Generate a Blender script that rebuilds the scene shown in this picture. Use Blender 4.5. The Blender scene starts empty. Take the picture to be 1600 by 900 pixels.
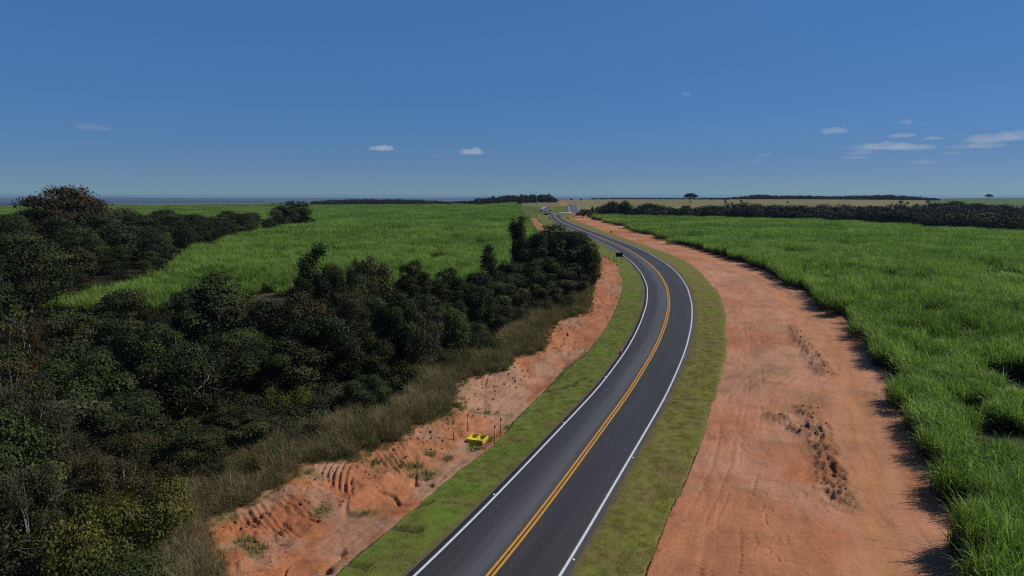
import bpy, math, random
import numpy as np
from mathutils import Vector

SC = bpy.context.scene
COL = SC.collection
R = math.radians
rng = np.random.default_rng(7)
random.seed(7)

# ------------------------------------------------------------------ camera, sky, sun, exposure
F = 1067.0                       # focal length in photo pixels (1600 wide)
HY = 307.5                       # horizon row in the photo
CAM_H = 20.0
PITCH = math.atan((450 - HY) / F)
cam = bpy.data.cameras.new('camera'); camo = bpy.data.objects.new('camera', cam); COL.objects.link(camo)
cam.sensor_width = 36; cam.lens = 36 * F / 1600; cam.clip_start = 0.5; cam.clip_end = 200000
camo.location = (0, 0, CAM_H); camo.rotation_euler = (R(90) - PITCH, 0, 0)
SC.camera = camo

SUN_EL, SUN_AZ = 46.0, 76.0      # azimuth clockwise from the view direction (+Y)
W = bpy.data.worlds.new('World'); SC.world = W; W.use_nodes = True
nt = W.node_tree; nt.nodes.clear()
sky = nt.nodes.new('ShaderNodeTexSky'); sky.sky_type = 'NISHITA'; sky.sun_disc = False
sky.sun_elevation = R(SUN_EL); sky.sun_rotation = R(SUN_AZ)
sky.altitude = 600; sky.air_density = 0.7; sky.dust_density = 0.0; sky.ozone_density = 6.0
bg = nt.nodes.new('ShaderNodeBackground'); bg.inputs['Strength'].default_value = 0.06
wo = nt.nodes.new('ShaderNodeOutputWorld')
# one response curve over the whole sky: flatter in brightness, fuller in colour, as the drone camera renders it
sh = nt.nodes.new('ShaderNodeSeparateColor'); sh.mode = 'HSV'; ch = nt.nodes.new('ShaderNodeCombineColor'); ch.mode = 'HSV'
def wm(op, a, b, c=0.0):
    q = nt.nodes.new('ShaderNodeMath'); q.operation = op; nt.links.new(a, q.inputs[0]); q.inputs[1].default_value = b; q.inputs[2].default_value = c; return q.outputs[0]
nt.links.new(sky.outputs[0], sh.inputs[0])
hs = nt.nodes.new('ShaderNodeMath'); hs.operation = 'ADD'; nt.links.new(sh.outputs[0], hs.inputs[0]); nt.links.new(wm('MULTIPLY_ADD', sh.outputs[1], -.085, .064), hs.inputs[1]); nt.links.new(hs.outputs[0], ch.inputs[0])
nt.links.new(wm('MULTIPLY_ADD', sh.outputs[1], .70, .335), ch.inputs[1]); cr = nt.nodes.new('ShaderNodeValToRGB'); el_ = cr.color_ramp.elements; nt.links.new(sh.outputs[1], cr.inputs[0])
for q_ in range(4): el_.new(.5)
for q_, (p_, v_) in zip(el_, ((0, .69), (.25, .71), (.57, .775), (.714, .90), (.765, 1.0), (1, 1.0))): q_.position = p_; q_.color = (v_, v_, v_, 1)
vv = nt.nodes.new('ShaderNodeMath'); vv.operation = 'MULTIPLY'; nt.links.new(wm('MULTIPLY', wm('POWER', sh.outputs[2], .5), 3.5), vv.inputs[0]); nt.links.new(cr.outputs[0], vv.inputs[1]); nt.links.new(vv.outputs[0], ch.inputs[2])
nt.links.new(ch.outputs[0], bg.inputs[0]); nt.links.new(bg.outputs[0], wo.inputs[0])
sl = bpy.data.lights.new('sun', 'SUN'); slo = bpy.data.objects.new('sun', sl); COL.objects.link(slo)
sl.energy = 5.0; sl.angle = R(0.5); sl.color = (1.0, 0.95, 0.87)
sd = Vector((math.sin(R(SUN_AZ)) * math.cos(R(SUN_EL)), math.cos(R(SUN_AZ)) * math.cos(R(SUN_EL)), math.sin(R(SUN_EL))))
slo.rotation_euler = sd.to_track_quat('Z', 'Y').to_euler(); slo.location = (60, 20, 80)
vs = SC.view_settings
vs.view_transform = 'Standard'; vs.look = 'None'; vs.exposure = -0.1; vs.gamma = 1.0
SC.render.engine = 'CYCLES'
cy = SC.cycles
cy.max_bounces = 8; cy.diffuse_bounces = 2; cy.glossy_bounces = 2; cy.transmission_bounces = 3
cy.volume_bounces = 6; cy.transparent_max_bounces = 4
cy.use_denoising = False
cy.filter_width = 1.15
try:
    cy.denoiser = 'OPENIMAGEDENOISE'
except Exception:
    pass

# ------------------------------------------------------------------ small helpers
def tag(o, label=None, cat=None, group=None, kind=None):
    if label: o['label'] = label
    if cat: o['category'] = cat
    if group: o['group'] = group
    if kind: o['kind'] = kind
    return o

def link(o, parent=None):
    COL.objects.link(o)
    if parent is not None: o.parent = parent
    return o

def empty(name, loc, rz=0):
    o = bpy.data.objects.new(name, None); o.location = loc; o.rotation_euler = (0, 0, rz); o.empty_display_size = .2
    return link(o)

def mesh_from(name, V, faces, mat, attrs=None, smooth=False):
    """V (n,3); faces: (m,3) or (m,4) int array; attrs {name: (n,) or (n,3)}"""
    V = np.asarray(V, np.float32); faces = np.asarray(faces, np.int32)
    me = bpy.data.meshes.new(name)
    me.vertices.add(len(V)); me.vertices.foreach_set('co', V.ravel())
    k = faces.shape[1]
    me.loops.add(faces.size); me.loops.foreach_set('vertex_index', faces.ravel())
    me.polygons.add(len(faces))
    me.polygons.foreach_set('loop_start', np.arange(0, faces.size, k, dtype=np.int32))
    me.polygons.foreach_set('loop_total', np.full(len(faces), k, np.int32))
    if smooth: me.polygons.foreach_set('use_smooth', np.ones(len(faces), bool))
    for an, a in (attrs or {}).items():
        a = np.asarray(a, np.float32)
        if a.ndim == 1:
            at = me.attributes.new(an, 'FLOAT', 'POINT'); at.data.foreach_set('value', a)
        else:
            at = me.attributes.new(an, 'FLOAT_VECTOR', 'POINT'); at.data.foreach_set('vector', a.ravel())
    me.update(calc_edges=True)
    if mat is not None: me.materials.append(mat)
    return me

def obj(name, me, parent=None):
    return link(bpy.data.objects.new(name, me), parent)

class MB:
    """collects simple solids and links them as one mesh"""
    def __init__(s): s.V = []; s.F = []
    def add(s, V, Fc):
        b = len(s.V); s.V += [tuple(v) for v in V]; s.F += [tuple(i + b for i in f) for f in Fc]
    def box(s, c, size, rz=0, taper=1.0):
        hx, hy, hz = (q / 2 for q in size); cr, sr = math.cos(rz), math.sin(rz); V = []
        for z, t in ((-hz, 1), (hz, taper)):
            for x, y in ((-hx, -hy), (hx, -hy), (hx, hy), (-hx, hy)):
                x *= t; y *= t
                V.append((c[0] + x * cr - y * sr, c[1] + x * sr + y * cr, c[2] + z))
        s.add(V, [(0, 3, 2, 1), (4, 5, 6, 7), (0, 1, 5, 4), (1, 2, 6, 5), (2, 3, 7, 6), (3, 0, 4, 7)])
    def lathe(s, c, prof, n=12):
        V = []
        for r, z in prof:
            for k in range(n):
                a = 2 * math.pi * k / n; V.append((c[0] + r * math.cos(a), c[1] + r * math.sin(a), c[2] + z))
        Fc = [(i * n + k, i * n + (k + 1) % n, (i + 1) * n + (k + 1) % n, (i + 1) * n + k) for i in range(len(prof) - 1) for k in range(n)]
        Fc.append(tuple(reversed(range(n)))); Fc.append(tuple((len(prof) - 1) * n + k for k in range(n)))
        s.add(V, Fc)
    def tube(s, P, rad, n=6):
        P = [Vector(p) for p in P]; V = []
        for i, p in enumerate(P):
            d = (P[min(i + 1, len(P) - 1)] - P[max(i - 1, 0)]).normalized()
            a = d.orthogonal().normalized(); b = d.cross(a)
            for k in range(n):
                t = 2 * math.pi * k / n; V.append(p + (a * math.cos(t) + b * math.sin(t)) * rad[i])
        Fc = [(i * n + k, i * n + (k + 1) % n, (i + 1) * n + (k + 1) % n, (i + 1) * n + k) for i in range(len(P) - 1) for k in range(n)]
        Fc.append(tuple(range(n))); Fc.append(tuple(reversed([(len(P) - 1) * n + k for k in range(n)])))
        s.add(V, Fc)
    def mesh(s, name, mat, smooth=False):
        me = bpy.data.meshes.new(name); me.from_pydata(s.V, [], s.F); me.update()
        if smooth: me.polygons.foreach_set('use_smooth', np.ones(len(me.polygons), bool))
        me.materials.append(mat); return me
    def build(s, name, mat, parent=None, smooth=False): return obj(name, s.mesh(name, mat, smooth), parent)

# numpy value noise
def _h(ix, iy, seed):
    n = (ix.astype(np.int64) * 374761393 + iy.astype(np.int64) * 668265263 + seed * 974634777) & 0xFFFFFFFF
    n = ((n ^ (n >> 13)) * 1274126177) & 0xFFFFFFFF
    n = n ^ (n >> 16)
    return (n & 0xFFFFFF) / float(0xFFFFFF)
def vnoise(x, y, seed=0):
    x0 = np.floor(x); y0 = np.floor(y); fx = x - x0; fy = y - y0
    fx = fx * fx * (3 - 2 * fx); fy = fy * fy * (3 - 2 * fy)
    a = _h(x0, y0, seed); b = _h(x0 + 1, y0, seed); c = _h(x0, y0 + 1, seed); d = _h(x0 + 1, y0 + 1, seed)
    return (a * (1 - fx) + b * fx) * (1 - fy) + (c * (1 - fx) + d * fx) * fy
def fbm(x, y, scale, octv=4, seed=0, gain=.5):
    s = 0; a = 1; t = 0
    for o in range(octv):
        s = s + a * vnoise(x / scale + 17.3 * o, y / scale - 9.1 * o, seed + o); t += a; a *= gain; scale /= 2.03
    return s / t                      # 0..1, mean .5
def sstep(a, b, x):
    t = np.clip((x - a) / (b - a), 0, 1); return t * t * (3 - 2 * t)

# ------------------------------------------------------------------ the lie of the land
DN = np.array([0, 70, 110, 150, 200, 300, 400, 480, 550, 650, 750, 900, 1100, 1400, 1800, 2500, 4000, 7000, 60000], float)
TAB = {-60: [0, 0, 2.0, 3.6, 4.6, 5.4, 6.2, 6.9, 7.4, 8.1, 8.6, 7.5, 4, -2, -10, -25, -50, -60, -60],
       -3:  [0, 0, 2.0, 3.6, 4.6, 5.4, 6.2, 6.9, 7.4, 8.1, 8.6, 7.5, 4, -2, -10, -25, -50, -60, -60],
       2:   [0, 0, 2.2, 3.8, 4.8, 5.6, 6.4, 7.8, 9.2, 11.4, 12.6, 14.4, 15.2, 14, 8, -10, -50, -60, -60],
       5:   [0, 0, 2.2, 3.8, 4.8, 5.6, 6.4, 7.8, 9.2, 11.4, 12.6, 14.4, 15.2, 14, 8, -10, -50, -60, -60],
       9:   [0, 0, 2.2, 3.8, 4.6, 5.3, 6, 5.6, 5.4, 7, 9.5, 12.8, 15.4, 15.8, 14, 5, -40, -60, -60],
       20:  [0, 0, 2.0, 3.4, 4.2, 4.9, 5.3, 4.8, 4.6, 6.5, 9, 12.5, 15.4, 15.8, 14, 5, -40, -60, -60],
       36:  [0, 0, 1.4, 2.4, 3, 3.5, 3.4, 3.0, 3.2, 4.5, 6, 9, 12, 14.5, 16, 17, 10, -40, -60],
       62:  [0, 0, 1.4, 2.4, 3, 3.5, 3.4, 3.0, 3.2, 4.5, 6, 9, 12, 14.5, 16, 17, 10, -40, -60]}
_lg = np.linspace(math.log(20), math.log(60000), 1600)
def _smooth(a, k=28):
    w = np.hanning(2 * k + 1); w /= w.sum(); p = np.concatenate([np.full(k, a[0]), a, np.full(k, a[-1])]); return np.convolve(p, w, 'valid')
AZN = np.array(sorted(TAB)); TT = np.array([_smooth(np.interp(np.exp(_lg), DN, TAB[a])) for a in AZN])
def T(x, y):
    x = np.asarray(x, float); y = np.asarray(y, float)
    D = np.hypot(x, y); az = np.degrees(np.arctan2(x, y))
    fi = np.clip((np.log(np.maximum(D, 20)) - _lg[0]) / (_lg[1] - _lg[0]), 0, len(_lg) - 1.001); i = fi.astype(int); f = fi - i
    aj = np.clip(np.searchsorted(AZN, az, 'right') - 1, 0, len(AZN) - 2); a0 = AZN[aj]; a1 = AZN[aj + 1]
    g = np.clip((az - a0) / (a1 - a0), 0, 1); g = g * g * (3 - 2 * g)
    z = (TT[aj, i] * (1 - f) + TT[aj, i + 1] * f) * (1 - g) + (TT[aj + 1, i] * (1 - f) + TT[aj + 1, i + 1] * f) * g
    z = z + sstep(60, 200, D) * sstep(3000, 1500, D) * (vnoise(x / 90, y / 90, 3) - .5) * .7
    far = sstep(7000, 16000, D)
    return z + far * (fbm(x, y, 9000, 3, 5) - .35) * 150

_cp, _sp = math.cos(PITCH), math.sin(PITCH)
def ray(px, py):
    u = (px - 800) / F; v = (py - 450) / F
    return np.array([u, _cp - v * _sp, -_sp - v * _cp])
_ty = np.exp(np.linspace(math.log(12), math.log(6000), 3000))
def G(px, py, dz=0.0):
    """the place on the land that the photo shows at a pixel"""
    d = ray(px, py); t = _ty / d[1]
    x = d[0] * t; y = d[1] * t; z = CAM_H + d[2] * t - T(x, y) - dz
    k = np.argmax(z < 0)
    if k == 0: k = len(t) - 1
    a, b = z[k - 1], z[k]; f = a / (a - b) if a != b else 0
    tt = t[k - 1] + (t[k] - t[k - 1]) * f
    return np.array([d[0] * tt, d[1] * tt])
def GP(pts, dz=0.0): return np.array([G(p[0], p[1], dz) for p in pts])
def polar(D, az): return np.array([D * math.sin(R(az)), D * math.cos(R(az))])

def inpoly(x, y, P):
    x = np.asarray(x, float); y = np.asarray(y, float); r = np.zeros(x.shape, bool); P = np.asarray(P)
    bb = (x >= P[:, 0].min()) & (x <= P[:, 0].max()) & (y >= P[:, 1].min()) & (y <= P[:, 1].max())
    xs, ys = x[bb], y[bb]; q = np.zeros(xs.shape, bool)
    for (x0, y0), (x1, y1) in zip(P, np.roll(P, -1, 0)):
        if y0 == y1: continue
        c = ((y0 > ys) != (y1 > ys)) & (xs < (x1 - x0) * (ys - y0) / (y1 - y0) + x0); q ^= c
    r[bb] = q; return r
def pdist(x, y, P):
    """distance to an open polyline and the length along it at the nearest place"""
    best = np.full(np.shape(x), 1e9); arc = np.zeros(np.shape(x)); s0 = 0
    for (x0, y0), (x1, y1) in zip(P[:-1], P[1:]):
        L2 = (x1 - x0) ** 2 + (y1 - y0) ** 2; L = math.sqrt(L2)
        t = np.clip(((x - x0) * (x1 - x0) + (y - y0) * (y1 - y0)) / max(L2, 1e-9), 0, 1)
        d = np.hypot(x - x0 - t * (x1 - x0), y - y0 - t * (y1 - y0)); m = d < best
        best = np.where(m, d, best); arc = np.where(m, s0 + t * L, arc); s0 += L
    return best, arc
def resample(P, step, smooth=0):
    P = np.asarray(P, float); s = np.concatenate([[0], np.cumsum(np.hypot(*np.diff(P, axis=0).T))])
    n = max(4, int(s[-1] / step)); q = np.linspace(0, s[-1], n); X = np.stack([np.interp(q, s, P[:, 0]), np.interp(q, s, P[:, 1])], 1)
    if smooth:
        k = max(1, int(smooth / step)); w = np.hanning(2 * k + 3); w /= w.sum()
        e0 = X[0] - (X[1] - X[0]) * np.arange(k + 1, 0, -1)[:, None]; e1 = X[-1] + (X[-1] - X[-2]) * np.arange(1, k + 2)[:, None]
        Y = np.concatenate([e0, X, e1]); X = np.stack([np.convolve(Y[:, i], w, 'valid') for i in (0, 1)], 1)
    return X

# ------------------------------------------------------------------ the road's line
PL = [(650, 900), (712, 841), (800, 752), (870, 675), (972, 575), (995, 516), (1009.5, 482), (1012, 450), (1011.5, 447), (1003, 429), (989, 411), (974, 400), (964.6, 392.6), (940, 379), (925, 372), (880, 354), (865, 345.7), (860.4, 341), (860.4, 335)]
PC = [(768, 900), (800, 862), (870, 770), (939, 675), (997.5, 591), (1025, 545), (1040, 507.5), (1046, 477.5), (1042.5, 450), (1030, 428), (1013.4, 411.4), (989, 394.5), (962.7, 381.4), (929, 368), (915.8, 362.6), (885.8, 350.4), (874.5, 344.8), (868.9, 340), (867.5, 335.4)]
PR = [(875, 897.5), (940, 790), (1010, 675), (1047.5, 607.5), (1067.5, 557.5), (1079, 520), (1082, 482.5), (1074, 451), (1060, 429), (1032, 405.8), (1004, 390.8), (972, 378.6), (947.7, 369.7), (923, 361), (891.4, 349.5), (880, 343), (876.4, 339), (877.3, 335.4)]
wl, wc, wr = GP(PL), GP(PC), GP(PR)
d0 = wc[0] - wc[1]; d0 /= np.hypot(*d0)
wc = np.concatenate([[wc[0] + d0 * 30], [wc[0] + d0 * 15], wc])
CL = resample(wc, 0.3, 9)
tan = np.gradient(CL, axis=0); tan /= np.hypot(*tan.T)[:, None]
nor = np.stack([tan[:, 1], -tan[:, 0]], 1)             # to the right of travel
S = np.concatenate([[0], np.cumsum(np.hypot(*np.diff(CL, axis=0).T))])
def sm1(a, k=80):
    w = np.hanning(2 * k + 1); w /= w.sum(); return np.convolve(np.concatenate([np.full(k, a[0]), a, np.full(k, a[-1])]), w, 'valid')
def halfw(P, lo, hi):
    e = P[0] + (P[0] - P[1]) / np.hypot(*(P[0] - P[1])) * 60
    d, _ = pdist(CL[:, 0], CL[:, 1], np.concatenate([[e], P])); return sm1(np.clip(d, lo, hi))
HL, HR = halfw(wl, 3.3, 4.1), halfw(wr, 3.3, 4.1)
# turf: outer edges
PTL = [(523, 900), (547, 877), (560, 865), (612, 825), (665, 780), (722, 732), (770, 697), (790, 675), (800, 660), (850, 611), (882, 575), (915, 552), (932, 532), (950, 507), (962, 482), (971, 457), (972, 443), (970, 428), (964, 411), (945, 402), (925, 392)]
PTR = [(1017, 900), (1025, 872), (1037, 847), (1050, 807), (1072, 765), (1090, 720), (1104, 677), (1117, 620), (1126, 595), (1132, 555), (1135, 525), (1132, 495), (1125, 470), (1116, 450), (1110, 447), (1097.6, 430), (1080.7, 415), (1062, 404), (1043, 396.4), (1022.5, 389), (1000, 381), (966.5, 370), (944, 362.6), (925, 355), (902.7, 345.7), (886, 339)]
TLw, TRw = GP(PTL), GP(PTR)
def outer(P, lo, hi):
    e = P[0] + (P[0] - P[1]) / np.hypot(*(P[0] - P[1])) * 60
    d, _ = pdist(CL[:, 0], CL[:, 1], np.concatenate([[e], P])); return sm1(np.clip(d, lo, hi), 12)
OL = outer(TLw, 5.6, 12.5); OR = outer(TRw, 5.4, 13)
ROADZ = T(CL[:, 0], CL[:, 1])
def corridor(x, y):
    """signed offset from the road's centre (right positive) and the row of CL; only near it"""
    off = np.full(x.shape, 1e6); row = np.zeros(x.shape, int)
    cand = np.where((y > -5) & (y < 620) & (x > -40) & (x < 120))[0]
    coarse = CL[::16]
    for c in np.array_split(cand, max(1, len(cand) // 20000)):
        d2 = (x[c, None] - coarse[None, :, 0]) ** 2 + (y[c, None] - coarse[None, :, 1]) ** 2; k = d2.argmin(1) * 16
        ok = d2.min(1) < 45 ** 2
        bi = k.copy(); bd = np.full(len(c), 1e12)
        for dk in range(-16, 17, 2):
            kk = np.clip(k + dk, 0, len(CL) - 1); d = (x[c] - CL[kk, 0]) ** 2 + (y[c] - CL[kk, 1]) ** 2; m = d < bd; bd = np.where(m, d, bd); bi = np.where(m, kk, bi)
        o = (x[c] - CL[bi, 0]) * nor[bi, 0] + (y[c] - CL[bi, 1]) * nor[bi, 1]
        o = np.where(ok, np.sign(o) * np.sqrt(bd), 1e6); off[c] = o; row[c] = bi
    return off, row

# ------------------------------------------------------------------ zones on the land
PDG = [(335, 990), (352, 905), (322, 866), (328, 815), (400, 785), (450, 752), (475, 727), (550, 720), (565, 710), (625, 692), (640, 672), (677, 660), (700, 648), (712, 610), (722, 597), (750, 590), (790, 580), (800, 560), (847, 548), (852, 527), (862, 505), (882, 492), (912, 487), (920, 472), (926, 440), (930, 405)]
BANK_H = 0.9
DGw = GP(PDG, BANK_H * .8)
RED_L = np.concatenate([GP([(600, 1100), (523, 900)]), TLw[1:], DGw[::-1], GP([(330, 1100)])])
CANE_EDGE = [(1560, 1000), (1500, 900), (1478, 800), (1436, 700), (1402, 640), (1372, 580), (1340, 535), (1305, 497), (1262, 465), (1225, 443), (1197, 427), (1169, 414), (1141, 405), (1094, 390), (1047, 375.5), (1000, 361.7), (985, 355), (948, 346), (922, 339)]
CEw = GP(CANE_EDGE)
RED_R = np.concatenate([GP([(1000, 1100), (1005, 920)]), GP([(p[0] - 8, p[1]) for p in PTR[:-1]]), GP([(880, 337), (905, 334.5), (918, 335.5)]), CEw[::-1] + np.array([1.2, .4]), GP([(1640, 1100)])])
FIELD_R = np.concatenate([CEw, GP([(921, 336)]), [polar(432, 6.9), polar(440, 10), polar(430, 16), polar(405, 24), polar(372, 32), polar(345, 40), polar(320, 56), polar(60, 66)]])
DEEP = [(0, 486), (62, 488), (130, 497), (200, 500), (330, 482), (450, 466), (600, 456), (700, 450), (780, 442), (818, 420), (832, 398), (834, 375), (827, 353), (818, 346), (806, 338.5), (802, 331), (805, 323.5), (800, 320.6)]
DEEPw = GP(DEEP)
LEFT_ALL = np.concatenate([[polar(90, -62)], DEEPw, [polar(800, .5), polar(815, -8), polar(820, -25), polar(820, -62)]])
PFOR = [(0, 500), (60, 492), (140, 472), (215, 457), (262, 438), (300, 407), (350, 386), (400, 373), (440, 363), (478, 356), (492, 351)]
FORw = GP(PFOR)
FOREST = np.concatenate([[polar(40, -60)], [G(66, 560)], FORw[1:], [polar(345, -15.6), polar(330, -18), polar(300, -22), polar(290, -30), polar(285, -40), polar(270, -60)]])
GROVE = np.concatenate([[polar(20, -62)], [G(300, 1250)], DGw, GP([(925, 400), (880, 385), (845, 385)]), DEEPw[10:0:-1], [polar(95, -60)]])
TRACK = GP([(1400, 1000), (1382, 900), (1372, 800), (1355, 720), (1338, 640), (1318, 580), (1290, 530), (1250, 485), (1215, 455), (1180, 435), (1130, 410), (1060, 385), (1000, 367), (950, 351), (915, 342)])
RIDGE = [GP([(1238, 512), (1252, 530), (1266, 550), (1280, 570), (1290, 583)]), GP([(1262, 640), (1274, 665), (1282, 690), (1292, 715), (1300, 738), (1306, 760), (1318, 785)]), GP([(1215, 652), (1240, 664), (1262, 680)])]
GULLY = [GP([(1276, 668), (1284, 700), (1294, 722), (1303, 742), (1302, 762)])]
BERM = GP([(1318, 500), (1270, 470), (1225, 452), (1180, 432), (1130, 421)])
ISLAND = GP([(862, 333), (864, 322.8), (889, 320.5), (890.5, 332)])
GRASS_L = GP([(819, 346), (811, 331), (816, 323), (846, 321), (846, 333), (862, 335), (858, 345), (850, 350)])
MOUND = GP([(872.5, 322), (874, 314.5), (883, 314), (886.5, 322)])
SIDE = GP([(801, 336), (806, 330), (808, 323.5), (814, 324), (813.5, 330), (811, 337.5)])
LANE = GP([(818, 341.2), (859, 341.5), (861, 347), (866, 352), (858, 359), (840, 360), (830, 349), (819, 343.5)])
TALLG = GP([(806, 317.3), (846, 317.3), (847, 322.6), (815, 323.2), (808, 322)])

def bankz(x, y, detail=True):
    """height of cut bank, ruts and heaps over the smooth land; also masks"""
    z = np.zeros(x.shape); rough = np.zeros(x.shape)
    D = np.hypot(x, y)
    m = (D < 260) & (x > -75) & (x < 75)
    xs, ys = x[m], y[m]
    inL = inpoly(xs, ys, RED_L); inG = inpoly(xs, ys, GROVE)
    dT, sa = pdist(xs, ys, np.concatenate([[TLw[0] + (TLw[0] - TLw[1]) * 8], TLw])); dG, sg = pdist(xs, ys, DGw)
    s = dT / (dT + dG + 1e-6)
    fade = sstep(105, 65, D[m]) * .85 + .15
    bank = BANK_H * sstep(.5, .95, s + .12 * (fbm(xs, ys, 3, 3, 11) - .5)) - .22 * sstep(0, .2, s) * sstep(.6, .35, s)
    zl = np.where(inL, bank * fade, np.where(inG, BANK_H * fade * sstep(22, 4, dG), 0))
    if detail:
        slope = sstep(.42, .6, s) * sstep(1.0, .8, s) * inL
        teeth = np.abs(((sg + 1.2 * (vnoise(xs / 3, ys / 3, 4) - .5)) / .42) % 1 - .5) * 2
        tm = sstep(.28, .5, fbm(xs, ys, 6, 2, 21)) * sstep(100, 75, D[m])
        zl = zl + slope * (tm * (teeth - .5) * .25 + (fbm(xs, ys, 1.5, 5, 8, .62) - .5) * 1.0)
        zl = zl + inL * ((fbm(xs, ys, 2.4, 5, 31, .6) - .5) * .34 + (fbm(xs, ys, .6, 3, 33, .6) - .5) * .13)
        erode = np.clip(1 - np.abs(fbm(xs, ys, 5.5, 3, 61) - .5) / .025, 0, 1) * inL * sstep(.03, .12, s) * sstep(.6, .4, s)
        zl = zl - erode * .3
        r = inL * (.4 + .6 * slope)
    else:
        r = 0 * xs
    inR = inpoly(xs, ys, RED_R) & ~inL
    if detail:
        dk, _ = pdist(xs, ys, TRACK); tr = sstep(3.2, 1.8, dk)
        rut = np.exp(-((dk - .1) / .5) ** 2)
        q = (fbm(xs, ys, 7, 3, 41) - .5) * .34 + (fbm(xs, ys, 1.6, 3, 43) - .5) * .13
        zl = zl + inR * (q * (1 - .85 * tr) - .05 * rut * tr)
        for P in RIDGE:
            d, _ = pdist(xs, ys, P); k = sstep(1.7, .3, d + 1.0 * (fbm(xs, ys, 1.8, 3, 53) - .5))
            zl = zl + inR * k * (.22 + (fbm(xs, ys, .7, 4, 51, .65) - .5) * 1.15); r = np.maximum(r, inR * k)
        for P in GULLY:
            d, _ = pdist(xs, ys, P); zl = zl - inR * sstep(.34, .04, d + 1.1 * (fbm(xs, ys, .9, 3, 9) - .40)) * .32
        d, _ = pdist(xs, ys, BERM); zl = zl + inR * sstep(1.3, .2, d) * .25
        crack = np.clip(1 - np.abs(fbm(xs, ys, 4.5, 5, 71, .6) - .5) / .012, 0, 1) * sstep(.5, .62, fbm(xs, ys, 6, 3, 75))
        zl = zl - inR * crack * (1 - tr) * .12
        r = np.maximum(r, inR * .35 * (1 - tr))
    if detail:
        de, ae = pdist(xs, ys, TRw)                                    # cleat marks of the grader along the turf's edge
        for o0, w0 in ((1.1, .16), (2.3, .16), (2.9, .12), (4.3, .14)):
            cl_ = np.exp(-((de - o0 - .5 * (vnoise(ae / 9, ae * 0, 15) - .5)) / w0) ** 2) * (np.abs((ae / .42) % 1 - .5) < .27) * sstep(.42, .6, vnoise(ae / 5, ae * 0 + o0, 17))
            zl = zl - inR * cl_ * .09
    z[m] = zl; rough[m] = r
    return z, rough
def Z(x, y):
    x = np.atleast_1d(np.asarray(x, float)); y = np.atleast_1d(np.asarray(y, float))
    return T(x, y) + bankz(x, y, False)[0]

# ------------------------------------------------------------------ materials
def newmat(name):
    m = bpy.data.materials.new(name); m.use_nodes = True; n = m.node_tree; n.nodes.clear()
    out = n.nodes.new('ShaderNodeOutputMaterial'); return m, n, out
def N(n, t, **kw):
    x = n.nodes.new('ShaderNode' + t)
    for k, v in kw.items():
        if k in x.inputs: x.inputs[k].default_value = v
        else: setattr(x, k, v)
    return x
def attr(n, name): a = N(n, 'Attribute'); a.attribute_name = name; return a
def ramp(n, stops, fac):
    r = N(n, 'ValToRGB'); e = r.color_ramp.elements
    while len(e) < len(stops): e.new(.5)
    for q, (p, c) in zip(e, stops): q.position = p; q.color = (*c, 1) if len(c) == 3 else c
    n.links.new(fac, r.inputs[0]); return r
def noise(n, scale, detail=4, rough=.55, vec=None, dim='3D'):
    t = N(n, 'TexNoise'); t.inputs['Scale'].default_value = scale; t.inputs['Detail'].default_value = detail; t.inputs['Roughness'].default_value = rough
    if vec is not None: n.links.new(vec, t.inputs['Vector'])
    return t
def mixc(n, a, b, fac, mode='MIX'):
    m = N(n, 'Mix'); m.data_type = 'RGBA'; m.blend_type = mode
    for s, v in ((m.inputs[6], a), (m.inputs[7], b), (m.inputs[0], fac)):
        if hasattr(v, 'links'): n.links.new(v, s)
        elif isinstance(v, tuple): s.default_value = (*v, 1)
        else: s.default_value = v
    return m.outputs[2]
def maths(n, op, a, b=0.0, clamp=False):
    m = N(n, 'Math'); m.operation = op; m.use_clamp = clamp
    for s, v in ((m.inputs[0], a), (m.inputs[1], b)):
        if hasattr(v, 'links'): n.links.new(v, s)
        else: s.default_value = v
    return m.outputs[0]
def principled(n, col, rough=.9, spec=.2):
    p = N(n, 'BsdfPrincipled'); p.inputs['Roughness'].default_value = rough; p.inputs['Specular IOR Level'].default_value = spec
    if hasattr(col, 'links'): n.links.new(col, p.inputs['Base Color'])
    else: p.inputs['Base Color'].default_value = (*col, 1)
    return p
def coord(n): return N(n, 'TexCoord').outputs['Object']

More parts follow.
